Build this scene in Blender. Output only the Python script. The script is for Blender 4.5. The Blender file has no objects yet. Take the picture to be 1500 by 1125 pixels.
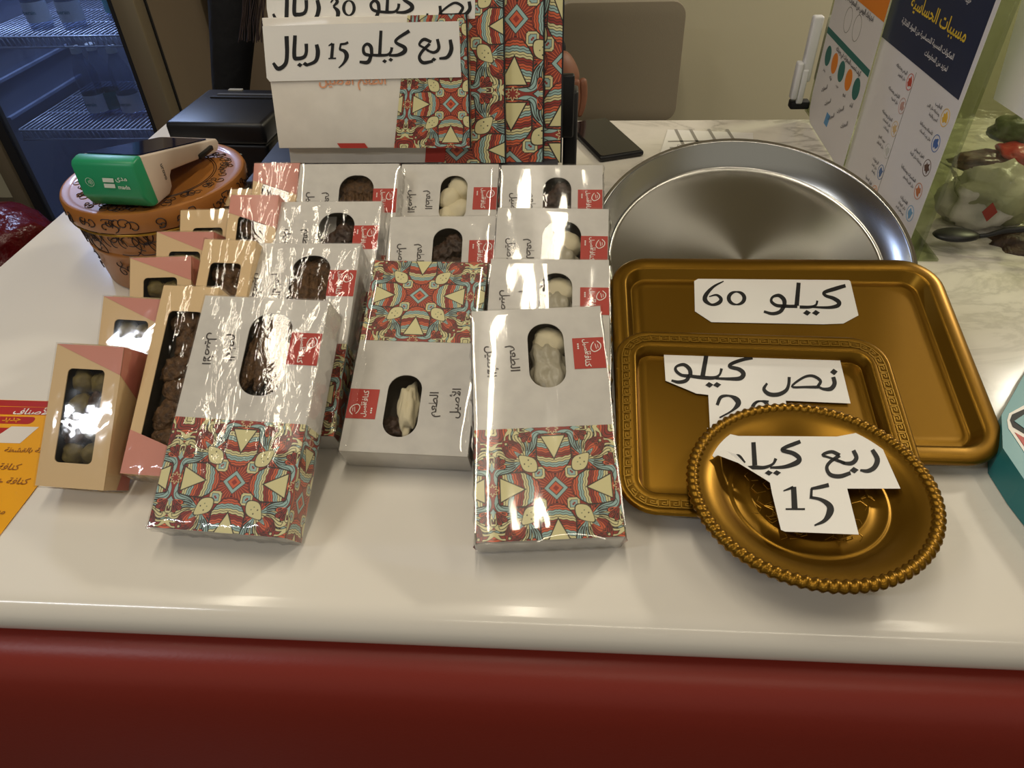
import bpy, bmesh, math, random, unicodedata
import numpy as np
from mathutils import Vector, Matrix, noise
from mathutils.geometry import tessellate_polygon
random.seed(7)
S = bpy.context.scene
COL = S.collection
R = math.radians
# ------------------------------------------------------------------ camera
F_PX, PIT, ROL, YAW, HC = 1038.03, .70637, -.03689, -.08379, .50189
cyw, syw = math.cos(YAW), math.sin(YAW)
FW = Vector((syw*math.cos(PIT), cyw*math.cos(PIT), -math.sin(PIT)))
RT = Vector((cyw, -syw, 0)); UP = RT.cross(FW)
RT, UP = (math.cos(ROL)*RT + math.sin(ROL)*UP), (-math.sin(ROL)*RT + math.cos(ROL)*UP)
EYE = Vector((0, 0, HC))
cd = bpy.data.cameras.new('camera'); cam = bpy.data.objects.new('camera', cd); COL.objects.link(cam)
cd.sensor_width = 36; cd.lens = F_PX/1500*36; cd.clip_start = .01
cam.matrix_world = Matrix(((RT.x, UP.x, -FW.x, 0), (RT.y, UP.y, -FW.y, 0), (RT.z, UP.z, -FW.z, HC), (0, 0, 0, 1)))
S.camera = cam
S.view_settings.view_transform = 'Standard'; S.view_settings.look = 'None'
S.view_settings.gamma = 1; S.view_settings.use_curve_mapping = False
S.view_settings.exposure = 0.13
# ------------------------------------------------------------------ world and lights
W = bpy.data.worlds.new('world'); S.world = W; W.use_nodes = True
W.node_tree.nodes['Background'].inputs[0].default_value = (1.0, .94, .80, 1)
W.node_tree.nodes['Background'].inputs[1].default_value = .27
def area(name, loc, sx, sy, power, col, rot=(0, 0, 0)):
    l = bpy.data.lights.new(name, 'AREA'); l.shape = 'RECTANGLE'; l.size = sx; l.size_y = sy
    l.energy = power; l.color = col
    o = bpy.data.objects.new(name, l); COL.objects.link(o); o.location = loc; o.rotation_euler = rot
    return o
WARM = (1.0, .89, .70); COOL = (.92, .95, 1.0)
area('strip_lamp', (-.10, .50, 1.93), .075, 1.3, 9, WARM)
area('strip_lamp', (-1.1, .50, 1.93), .09, 1.3, 8, WARM)
area('strip_lamp', (1.2, .50, 1.93), .09, 1.3, 5, WARM)
area('panel_lamp', (-1.9, -.95, 1.93), 1.0, .07, 13, COOL)
area('strip_lamp', (.7, -1.3, 1.93), 2.2, .10, 9, WARM)  # no real ceiling strip: front fill added to brighten the upright carton faces
area('wall_fill', (2.3, 2.3, 1.93), .4, .4, 54, (1, .92, .76))  # added fill that brightens the back wall, not a real fitting
area('wall_fill', (-1.0, 2.6, 1.93), .4, .3, 14, (1, .92, .76))  # second added fill for the back wall, left side
area('fridge_lamp', (-1.45, 2.12, .9), .35, .04, 20, (.88, .92, 1.0), (R(-12), 0, 0))

# ------------------------------------------------------------------ helpers
def ray(px, py): return FW + RT*((px-750)/F_PX) - UP*((py-562.5)/F_PX)
def unz(px, py, z): d = ray(px, py); return EYE + d*((z-EYE.z)/d.z)
def uny(px, py, y): d = ray(px, py); return EYE + d*((y-EYE.y)/d.y)
def unx(px, py, x): d = ray(px, py); return EYE + d*((x-EYE.x)/d.x)
def unp(px, py, p, n): d = ray(px, py); return EYE + d*((p-EYE).dot(n)/d.dot(n))
def lin(c):
    return tuple(((v/255)/12.92 if v/255 <= .04045 else ((v/255+.055)/1.055)**2.4) for v in c)
MATS = {}
def mat(name, col, rough=.5, metal=0, spec=.5, bump=None, var=None, coat=0, emit=None, ani=0, trans=0, ior=1.45, sheen=0):
    """col in sRGB 0-255; bump=(scale,strength,distance); var=(scale, colour2, amount)"""
    if name in MATS: return MATS[name]
    m = bpy.data.materials.new(name); m.use_nodes = True; MATS[name] = m
    nt = m.node_tree; b = nt.nodes['Principled BSDF']; N = nt.nodes.new; L = nt.links.new
    c = lin(col)
    b.inputs['Base Color'].default_value = (*c, 1); b.inputs['Roughness'].default_value = rough
    b.inputs['Metallic'].default_value = metal; b.inputs['Specular IOR Level'].default_value = spec
    b.inputs['Coat Weight'].default_value = coat; b.inputs['Transmission Weight'].default_value = trans
    b.inputs['IOR'].default_value = ior; b.inputs['Sheen Weight'].default_value = sheen
    b.inputs['Coat Roughness'].default_value = .08
    if ani:
        b.inputs['Anisotropic'].default_value = ani
        t = N('ShaderNodeTangent'); t.direction_type = 'RADIAL'; t.axis = 'Z'; L(t.outputs[0], b.inputs['Tangent'])
    tc = N('ShaderNodeTexCoord')
    if var:
        n = N('ShaderNodeTexNoise'); n.inputs['Scale'].default_value = var[0]; n.inputs['Detail'].default_value = 5
        L(tc.outputs['Object'], n.inputs['Vector'])
        r = N('ShaderNodeValToRGB'); r.color_ramp.elements[0].position = .5-.5*var[2]; r.color_ramp.elements[1].position = .5+.5*var[2]
        r.color_ramp.elements[0].color = (*lin(var[1]), 1); r.color_ramp.elements[1].color = (*c, 1)
        L(n.outputs['Fac'], r.inputs[0]); L(r.outputs[0], b.inputs['Base Color'])
    if bump:
        n = N('ShaderNodeTexNoise'); n.inputs['Scale'].default_value = bump[0]; n.inputs['Detail'].default_value = 4
        L(tc.outputs['Object'], n.inputs['Vector'])
        bp = N('ShaderNodeBump'); bp.inputs['Strength'].default_value = bump[1]; bp.inputs['Distance'].default_value = bump[2]
        L(n.outputs['Fac'], bp.inputs['Height']); L(bp.outputs[0], b.inputs['Normal'])
    if emit:
        b.inputs['Emission Color'].default_value = (*lin(emit[0]), 1); b.inputs['Emission Strength'].default_value = emit[1]
    return m
def film(name, tint=(255, 255, 255), rough=.06, scale=30, strength=.3, dist=.001, stretch=(1, 1, 1), haze=0.0, boost=1.0):
    """thin clear plastic: see-through, mirrors by Fresnel, crumpled by bump"""
    if name in MATS: return MATS[name]
    m = bpy.data.materials.new(name); m.use_nodes = True; MATS[name] = m
    nt = m.node_tree; nt.nodes.clear(); N = nt.nodes.new; L = nt.links.new
    out = N('ShaderNodeOutputMaterial'); mix = N('ShaderNodeMixShader'); tr = N('ShaderNodeBsdfTransparent'); gl = N('ShaderNodeBsdfGlossy')
    tr.inputs[0].default_value = (*lin(tint), 1); gl.inputs['Roughness'].default_value = rough
    lw = N('ShaderNodeLayerWeight'); lw.inputs[0].default_value = .5; fr = N('ShaderNodeMath'); fr.operation = 'POWER'; fr.inputs[1].default_value = 5; fa = N('ShaderNodeMath'); fa.operation = 'MULTIPLY_ADD'; fa.inputs[1].default_value = .94; fa.inputs[2].default_value = .055; L(lw.outputs['Facing'], fr.inputs[0]); L(fr.outputs[0], fa.inputs[0])
    tc = N('ShaderNodeTexCoord'); mp = N('ShaderNodeMapping'); mp.inputs['Scale'].default_value = stretch
    n = N('ShaderNodeTexNoise'); n.inputs['Scale'].default_value = scale; n.inputs['Detail'].default_value = 3; n.inputs['Distortion'].default_value = .6
    bp = N('ShaderNodeBump'); bp.inputs['Strength'].default_value = strength; bp.inputs['Distance'].default_value = dist
    L(tc.outputs['Object'], mp.inputs[0]); L(mp.outputs[0], n.inputs['Vector']); L(n.outputs['Fac'], bp.inputs['Height'])
    L(bp.outputs[0], gl.inputs['Normal'])
    ml = N('ShaderNodeMath'); ml.operation = 'MULTIPLY'; ml.inputs[1].default_value = boost; ml.use_clamp = True
    L(fa.outputs[0], ml.inputs[0])
    L(ml.outputs[0], mix.inputs[0]); L(tr.outputs[0], mix.inputs[1]); L(gl.outputs[0], mix.inputs[2])
    last = mix
    if haze:
        df = N('ShaderNodeBsdfDiffuse'); df.inputs[0].default_value = (*lin(tint), 1)
        m2 = N('ShaderNodeMixShader'); m2.inputs[0].default_value = haze
        L(mix.outputs[0], m2.inputs[1]); L(df.outputs[0], m2.inputs[2]); last = m2
    L(last.outputs[0], out.inputs[0])
    return m
def tag(o, label=None, cat=None, group=None, kind=None):
    if label: o['label'] = label
    if cat: o['category'] = cat
    if group: o['group'] = group
    if kind: o['kind'] = kind
    return o
def thing(name, label, cat, M=None, loc=(0, 0, 0), rz=0, group=None):
    o = bpy.data.objects.new(name, None); COL.objects.link(o); o.empty_display_size = .02
    o.matrix_world = M if M is not None else Matrix.Translation(loc) @ Matrix.Rotation(rz, 4, 'Z')
    return tag(o, label, cat, group)
def link(name, me, parent=None, ml=None):
    o = bpy.data.objects.new(name, me); COL.objects.link(o)
    if parent is not None: o.parent = parent
    if ml is not None: o.matrix_local = ml
    return o
def mesh(name, V, Fc, m, smooth=False, mi=None):
    me = bpy.data.meshes.new(name); me.from_pydata([tuple(v) for v in V], [], Fc)
    for x in (m if isinstance(m, (list, tuple)) else [m]): me.materials.append(x)
    if mi: me.polygons.foreach_set('material_index', mi)
    if smooth: me.polygons.foreach_set('use_smooth', [True]*len(me.polygons))
    me.update(); return me
class MB:
    def __init__(s): s.V = []; s.F = []; s.I = []
    def add(s, V, Fc, mi=0):
        o = len(s.V); s.V += [tuple(v) for v in V]; s.F += [tuple(i+o for i in f) for f in Fc]; s.I += [mi]*len(Fc)
    def box(s, a, b, mi=0, M=None):
        x0, y0, z0 = a; x1, y1, z1 = b
        V = [Vector(p) for p in ((x0,y0,z0),(x1,y0,z0),(x1,y1,z0),(x0,y1,z0),(x0,y0,z1),(x1,y0,z1),(x1,y1,z1),(x0,y1,z1))]
        if M: V = [M @ v for v in V]
        s.add(V, [(0,3,2,1),(4,5,6,7),(0,1,5,4),(1,2,6,5),(2,3,7,6),(3,0,4,7)], mi)
    def tube(s, pts, r, n=8, mi=0, caps=True):
        pts = [Vector(p) for p in pts]; rs = r if isinstance(r, (list, tuple)) else [r]*len(pts)
        V = []; prev = None
        for i, p in enumerate(pts):
            t = (pts[min(i+1, len(pts)-1)]-pts[max(i-1, 0)]).normalized()
            if prev is None:
                a = Vector((0,0,1)) if abs(t.z) < .9 else Vector((1,0,0)); u = t.cross(a).normalized()
            else: u = (prev-t*prev.dot(t)).normalized()
            prev = u; w = t.cross(u)
            for k in range(n):
                q = 2*math.pi*k/n; V.append(p+(u*math.cos(q)+w*math.sin(q))*rs[i])
        Fc = [(i*n+k, i*n+(k+1) % n, (i+1)*n+(k+1) % n, (i+1)*n+k) for i in range(len(pts)-1) for k in range(n)]
        if caps: Fc += [tuple(range(n-1, -1, -1)), tuple((len(pts)-1)*n+k for k in range(n))]
        s.add(V, Fc, mi)
    def prism(s, poly, z0, z1, mi=0, holes=()):
        """extruded 2D polygon (x,y) with optional holes"""
        loops = [list(poly)]+[list(h) for h in holes]
        flat = [p for l in loops for p in l]; n = len(flat)
        tris = tessellate_polygon([[Vector((p[0], p[1], 0)) for p in l] for l in loops])
        V = [(p[0], p[1], z1) for p in flat]+[(p[0], p[1], z0) for p in flat]; Fc = []
        for t in tris:
            a, b, c = (Vector(flat[i]) for i in t)
            if (b-a).cross(c-a) < 0: t = (t[0], t[2], t[1])
            Fc.append(tuple(t)); Fc.append((t[0]+n, t[2]+n, t[1]+n))
        o = 0
        for l in loops:
            k = len(l)
            for i in range(k): Fc.append((o+i, o+i+n, o+(i+1) % k+n, o+(i+1) % k))
            o += k
        s.add(V, Fc, mi)
    def mesh(s, name, m, smooth=False): return mesh(name, s.V, s.F, m, smooth, s.I)
def smooth_angle(o, deg=35):
    me = o if isinstance(o, bpy.types.Mesh) else o.data
    me.polygons.foreach_set('use_smooth', [True]*len(me.polygons)); me.set_sharp_from_angle(angle=R(deg))
def bevel(me, w, seg=2, ang=30):
    bm = bmesh.new(); bm.from_mesh(me); bmesh.ops.recalc_face_normals(bm, faces=bm.faces)
    ed = [e for e in bm.edges if len(e.link_faces) == 2 and e.calc_face_angle(0) > R(ang)]
    bmesh.ops.bevel(bm, geom=ed, offset=w, segments=seg, affect='EDGES', profile=.5, clamp_overlap=True)
    bm.to_mesh(me); bm.free(); smooth_angle(me, 40); return me
def boxmesh(name, a, b, m, w=0, seg=2):
    k = MB(); k.box(a, b); me = k.mesh(name, m)
    if w: bevel(me, w, seg)
    return me
def rr(x0, y0, x1, y1, r, n=6):
    P = []
    for cx, cy, a0 in ((x1-r, y1-r, 0), (x0+r, y1-r, 90), (x0+r, y0+r, 180), (x1-r, y0+r, 270)):
        for k in range(n+1):
            a = R(a0+90*k/n); P.append((cx+r*math.cos(a), cy+r*math.sin(a)))
    return P
def loft(rings, closed_end=True):
    n = len(rings[0]); V = [p for r_ in rings for p in r_]
    Fc = [(i*n+k, i*n+(k+1) % n, (i+1)*n+(k+1) % n, (i+1)*n+k) for i in range(len(rings)-1) for k in range(n)]
    if closed_end: Fc.append(tuple((len(rings)-1)*n+k for k in range(n)))
    return V, Fc
def lathe(prof, n=96):
    rings = [[(r*math.cos(2*math.pi*k/n), r*math.sin(2*math.pi*k/n), z) for k in range(n)] for r, z in prof]
    return loft(rings, True)
# ---- Arabic text with the fonts that come with Blender
FORMS = {}
for cp in list(range(0xFE80, 0xFEFD)):
    d = unicodedata.decomposition(chr(cp)).split()
    if len(d) >= 2: FORMS[(d[0], ''.join(chr(int(x, 16)) for x in d[1:]))] = chr(cp)
def shape(t):
    t = t.replace('لأ', '\u0001').replace('لا', '\u0002')
    lig = {'\u0001': 'لأ', '\u0002': 'لا'}
    full = [lig.get(c, c) for c in t]; out = []
    for i, c in enumerate(full):
        pj = i > 0 and ('<initial>', full[i-1]) in FORMS and ('<final>', c) in FORMS
        nj = i+1 < len(full) and ('<initial>', c) in FORMS and ('<final>', full[i+1]) in FORMS
        k = {(0, 0): '<isolated>', (0, 1): '<initial>', (1, 1): '<medial>', (1, 0): '<final>'}[(int(pj), int(nj))]
        out.append(FORMS.get((k, c), c))
    return ''.join(reversed(out))
TXT = {}
def text_mesh(txt, m, width=None, height=None, arabic=True, depth=0):
    """flat mesh of lettering, centred on its origin, scaled to width or height (metres)"""
    key = (txt, m.name, width, height)
    if key in TXT: return TXT[key]
    c = bpy.data.curves.new('lettering', 'FONT'); c.body = shape(txt) if arabic else txt; c.resolution_u = 2
    c.offset = .016
    o = bpy.data.objects.new('lettering', c); COL.objects.link(o); bpy.context.view_layer.update()
    me = bpy.data.meshes.new_from_object(o.evaluated_get(bpy.context.evaluated_depsgraph_get()))
    bpy.data.objects.remove(o); bpy.data.curves.remove(c); me.name = 'lettering'
    v = np.zeros(len(me.vertices)*3); me.vertices.foreach_get('co', v); v = v.reshape(-1, 3)
    lo, hi = v.min(0), v.max(0); s = (width/(hi[0]-lo[0])) if width else height/(hi[1]-lo[1])
    v = (v-(lo+hi)/2)*s; me.vertices.foreach_set('co', v.ravel())
    me.materials.clear(); me.materials.append(m); me.update(); TXT[key] = me
    return me
def merge(name, parts, mats):
    """join (mesh, Matrix, material index) into one flat mesh"""
    k = MB()
    for me, M, mi in parts:
        k.add([M @ v.co for v in me.vertices], [tuple(p.vertices) for p in me.polygons], mi)
    return k.mesh(name, mats)
def T(x, y, z=0, rz=0, s=1): return Matrix.Translation((x, y, z)) @ Matrix.Rotation(rz, 4, 'Z') @ Matrix.Scale(s, 4)
# ---- brush strokes (broad-nib lettering) in a local plane
def catmull(P, k=5):
    P = [np.array(p, float) for p in P]
    if len(P) < 3: return [P[0]+(P[1]-P[0])*i/k for i in range(k+1)]
    Q = [2*P[0]-P[1]]+P+[2*P[-1]-P[-2]]; out = []
    for i in range(1, len(Q)-2):
        for j in range(k):
            t = j/k; a, b, c, d = Q[i-1:i+3]
            out.append(.5*((2*b)+(-a+c)*t+(2*a-5*b+4*c-d)*t*t+(-a+3*b-3*c+d)*t**3))
    out.append(Q[-2]); return out
def strokes_mesh(name, strokes, tf, m, lift=.0004):
    """strokes: lists of (x,y,width) in drawing units; tf maps (x,y) to local (x,y)"""
    k = MB()
    for st in strokes:
        if st[0] == 'dot':
            _, x, y, a, b = st; P = [(x-a, y+b*.1), (x-a*.1, y-b), (x+a, y-b*.1), (x+a*.1, y+b)]
            P = [tf(*p) for p in P]; k.add([(*p, lift) for p in P], [(0, 1, 2, 3)]); continue
        if st[0] == 'oval':
            _, x, y, rx, ry, w0, w1 = st; n = 28; V = []
            for i in range(n):
                a = 2*math.pi*i/n; w = w0+(w1-w0)*abs(math.cos(a))
                for s_ in (-.5, .5): V.append((*tf(x+(rx+s_*w)*math.cos(a), y+(ry+s_*w)*math.sin(a)), lift))
            k.add(V, [(2*i, 2*i+1, (2*i+3) % (2*n), (2*i+2) % (2*n)) for i in range(n)]); continue
        Q = catmull(st); V = []
        for i, q in enumerate(Q):
            d = Q[min(i+1, len(Q)-1)][:2]-Q[max(i-1, 0)][:2]; d = d/(np.linalg.norm(d)+1e-9); nn = np.array([-d[1], d[0]])
            for s_ in (-.5, .5): p = q[:2]+nn*q[2]*s_*1.14; V.append((*tf(*p), lift))
        k.add(V, [(2*i, 2*i+1, 2*i+3, 2*i+2) for i in range(len(Q)-1)])
    me = k.mesh(name, m); bm = bmesh.new(); bm.from_mesh(me)
    for f in bm.faces:
        if f.normal.z < 0: f.normal_flip()
    bm.to_mesh(me); bm.free(); return me

# ------------------------------------------------------------------ materials
M_card = mat('white_card', (208, 204, 197), .42, coat=.15, var=(60, (199, 195, 189), .3))
M_carton = mat('carton_card', (236, 230, 220), .45, coat=.1, var=(30, (228, 222, 212), .3))
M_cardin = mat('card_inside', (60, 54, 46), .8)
M_red = mat('logo_red', (178, 52, 40), .5)
M_white = mat('print_white', (235, 230, 222), .5)
M_ink = mat('print_grey', (74, 68, 66), .6)
M_blk = mat('sign_ink', (18, 18, 20), .6)
M_paper = mat('paper', (238, 236, 232), .6, var=(9, (229, 227, 224), .5), bump=(25, .12, .002))
M_beige = mat('beige_card', (218, 188, 142), .45, coat=.1)
M_pink = mat('pink_card', (208, 140, 124), .45, coat=.1)
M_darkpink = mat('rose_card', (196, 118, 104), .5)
M_gold = mat('gold_plastic', (126, 91, 21), .34, metal=.85, bump=(900, .06, .0004), spec=.6)
M_golddk = mat('gold_relief', (168, 128, 44), .3, metal=.7)
M_steel = mat('brushed_steel', (204, 203, 198), .24, metal=1, ani=.85, bump=(60, .03, .0005))
M_blackp = mat('black_plastic', (22, 22, 25), .38)
M_blackm = mat('black_matt', (26, 26, 30), .7)
M_cream = mat('cream_sweet', (226, 214, 180), .6, bump=(60, .4, .002))
M_brown = mat('brown_sweet', (118, 84, 48), .6, bump=(220, .9, .004), var=(160, (58, 40, 26), .5))
M_olive = mat('olive_sweet', (132, 116, 58), .6, bump=(120, .6, .003), var=(70, (70, 58, 36), .5))
M_dkbrown = mat('dark_sweet', (84, 60, 44), .5, bump=(160, .8, .003), var=(90, (40, 30, 26), .5))
F_light = film('shrink_film_tight', rough=.06, scale=26, strength=.12, dist=.0012, stretch=(1.3, .35, 1), boost=1.5)
F_heavy = film('shrink_film_creased', rough=.07, scale=60, strength=.55, dist=.0016, stretch=(1.4, .45, 1), boost=1.15)
F_win = film('window_film', rough=.03, scale=30, strength=.25, dist=.001)

# ------------------------------------------------------------------ kaleidoscope print
C_DK, C_RED, C_OR, C_CR, C_BL, C_GR = [np.array(lin(c)) for c in ((48, 38, 34), (150, 52, 42), (212, 98, 62), (220, 212, 160), (158, 190, 186), (98, 116, 92))]
PAL = np.array([C_OR, C_CR, C_RED, C_BL, C_CR, C_OR, C_BL, C_RED])
def kal(x, y):
    """x,y arrays in tile units; mirror-folded pattern"""
    X = np.abs((x+1) % 2-1); Y = np.abs((y+1) % 2-1)
    a = np.maximum(X, Y); b = np.minimum(X, Y); sh = x.shape
    col = np.broadcast_to(C_RED, sh+(3,)).copy()
    def put(mask, c): col[mask] = c
    def petals(sx, sy, n, curl, r0, r1, ph, t0, t1):
        """curved teardrops with dark outlines fanned out from (sx,sy) between angles t0..t1"""
        nonlocal col
        dx, dy = a-sx, b-sy; r = np.hypot(dx, dy); th = np.arctan2(dy, dx)+curl*r+.18*np.sin(r*11)
        s = (th-t0)/(t1-t0)*n; idx = np.floor(s).astype(int); fr = s-idx-.5; ok = (s > 0) & (s < n) & (r > r0)
        L_ = r1*(.62+.38*np.abs(np.sin(idx*1.7+ph))); q = np.clip((r-r0)/(L_-r0), 0, 1)
        prof = (.30+.16*q)*np.sqrt(np.clip(1-q**7, 0, 1)); arc_ = (t1-t0)/n*r; o = .016/np.maximum(arc_, .02)
        m = ok & (r < L_+.016) & (np.abs(fr) < prof+o); col[m] = C_DK
        m = ok & (r < L_) & (np.abs(fr) < prof); col = np.where(m[..., None], PAL[(idx*3+int(ph*7)) % 8], col)
        m2 = ok & (r < L_*.86) & (np.abs(fr) < prof*.55); col[m2 & (arc_ > .05)] = C_DK
        m2 = ok & (r < L_*.84) & (np.abs(fr) < prof*.55-o*.8); col = np.where((m2 & (arc_ > .05))[..., None], PAL[(idx*3+int(ph*7)+3) % 8], col)
    # concentric pointed ribs round the tile corner
    cx, cy = 1-a, 1-b; an = np.arctan2(cy, cx); q = np.hypot(cx, cy)*(1+.16*np.cos(an*4))
    k2 = np.floor(q*19).astype(int); f2 = q*19-k2; m2 = q < .44
    col = np.where(m2[..., None], PAL[(k2*3+1) % 8], col); put(m2 & (np.minimum(f2, 1-f2) < .13), C_DK)
    petals(.50, .44, 9, .9, .05, .62, .3, -1.5, 1.9)
    petals(.56, .50, 7, -1.3, .04, .40, 1.1, .1, 1.7)
    petals(.98, .34, 6, 1.2, .03, .26, .7, 1.7, 4.4)
    # stem
    put((np.abs(b-.44+.35*np.sin((a-.50)*5)) < .030) & (a > .40) & (a < .60), C_DK); put((np.abs(b-.44+.35*np.sin((a-.50)*5)) < .020) & (a > .40) & (a < .60), C_RED)
    # centre diamond with rays
    d = a+b; m = d < .42; ang = np.arctan2(b, a); ka = np.floor(ang*11).astype(int)
    put(m, C_OR); put(m & (ka % 2 == 0), C_RED); put(m & (np.abs(ang*11-np.round(ang*11)) < .12), C_DK)
    for rad, c in ((.20, C_DK), (.185, C_BL), (.12, C_DK), (.105, C_OR), (.05, C_RED)): put(d < rad, c)
    # little framed squares
    e = np.maximum(np.abs(a-.27), np.abs(b-.25))
    for rad, c in ((.095, C_DK), (.085, C_CR), (.055, C_DK), (.047, C_BL), (.015, C_RED)): put(e < rad, c)
    # bean faces on the diagonal
    u = (a+b)/1.414-.60; v = (a-b)/1.414
    bean = np.hypot(u/(.15+.03*np.cos(v*20)), v/(.115-.25*u)); put(bean < 1.12, C_DK); put(bean < 1, C_CR)
    put(np.hypot(u-.03, v-.045) < .012, C_DK); put(np.hypot(u+.045, v-.03) < .010, C_GR)
    # striped cups
    w = .268*np.sqrt(np.clip((a-.24)/.26, 0, 1))*(1-.16*np.clip((a-.6)/.3, 0, 1)**2); top = .87+.04*np.sqrt(np.clip(1-(b/.28)**2, 0, 1)); cup = (a > .24) & (a < top) & (b < w)
    put((a > .222) & (a < top+.020) & (b < w+.022), C_DK)
    st = (a-.05*b*b/.07+.006*np.sin(b*60))*26; ks = np.floor(st).astype(int); fs = st-ks
    col = np.where(cup[..., None], PAL[(ks*3) % 8], col); put(cup & (np.minimum(fs, 1-fs) < .13), C_DK)
    tri = (a > .50) & (a < .872) & (b < .185*(a-.50)/.37); put((a > .47) & (a < .888) & (b < .185*(a-.47)/.37+.006), C_DK); put(tri, C_CR)
    # star
    px_, py_ = 1-a, b; rr_ = np.hypot(px_, py_); t8 = np.arctan2(py_, px_)
    sr = .072+.024*(2*np.abs(((t8*8/np.pi) % 2)-1)-1); put((rr_ < sr+.010) & (a > .895), C_CR); put((rr_ < sr-.008) & (a > .90), C_RED)
    return col
def print_panel(name, w, h, cell, u0, v0, nx, P, rough=.4, ss=2, clip=None):
    """grid mesh w x h (local x 0..w, y 0..h) coloured per vertex; P = tile half period (m); (u0,v0) pattern centre; clip(x,y)->mask keeps slanted edges"""
    ny = int(nx*h/w); xs = np.linspace(0, w, nx+1); ys = np.linspace(0, h, ny+1)
    X, Y = np.meshgrid(xs, ys)
    acc = 0; st = w/nx
    for ox in (-.25, .25):
        for oy in (-.25, .25): acc = acc+kal((X+ox*st-u0)/P, (Y+oy*st-v0)/P)
    c = acc/4
    if clip: X = clip(X, Y)
    V = np.stack([X, Y, np.zeros_like(X)], -1).reshape(-1, 3)
    i = np.arange(nx*ny); r_ = i//nx; q = i % nx; a = r_*(nx+1)+q
    Fc = np.stack([a, a+1, a+nx+2, a+nx+1], -1)
    me = bpy.data.meshes.new(name); me.vertices.add(len(V)); me.vertices.foreach_set('co', V.ravel())
    me.loops.add(Fc.size); me.loops.foreach_set('vertex_index', Fc.ravel())
    me.polygons.add(len(Fc)); me.polygons.foreach_set('loop_start', np.arange(len(Fc))*4); me.polygons.foreach_set('loop_total', np.full(len(Fc), 4))
    at = me.color_attributes.new('print', 'FLOAT_COLOR', 'POINT')
    at.data.foreach_set('color', np.concatenate([c.reshape(-1, 3), np.ones((len(V), 1))], 1).ravel())
    me.update(calc_edges=True); me.validate(); me.materials.append(M_print)
    return me
M_print = bpy.data.materials.new('printed_card'); M_print.use_nodes = True
_b = M_print.node_tree.nodes['Principled BSDF']; _b.inputs['Roughness'].default_value = .42; _b.inputs['Coat Weight'].default_value = .12
_a = M_print.node_tree.nodes.new('ShaderNodeVertexColor'); _a.layer_name = 'print'; M_print.node_tree.links.new(_a.outputs[0], _b.inputs['Base Color'])

# ------------------------------------------------------------------ setting
def struct(name, me): o = link(name, me); o['kind'] = 'structure'; return o
M_wall = mat('wall_paint', (206, 199, 172), .8, bump=(120, .1, .002))
M_wall2 = mat('side_panel', (124, 108, 88), .7, bump=(200, .08, .001))
M_floor = mat('floor_tile', (86, 76, 66), .35, var=(3, (70, 62, 55), .6))
M_ceil = mat('ceiling_paint', (170, 162, 145), .85)
struct('floor', boxmesh('floor', (-4, -3, -1.0), (4, 3.1, -.95), M_floor))
struct('ceiling', boxmesh('ceiling', (-4, -3, 1.95), (4, 3.1, 2.0), M_ceil))
struct('wall_back', boxmesh('wall_back', (-4, 3.0, -.95), (4, 3.1, 1.95), M_wall))
struct('wall_right', boxmesh('wall_right', (3.9, -3, -.95), (4.0, 3.0, 1.95), M_wall))
struct('wall_left', boxmesh('wall_left', (-4.0, -3, -.95), (-3.9, 3.0, 1.95), M_wall2))
struct('trim_1', boxmesh('trim_1', (-1.06, 2.35, -.95), (-.30, 2.99, 1.9), M_wall2))      # projecting wall panel beside the fridge

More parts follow.
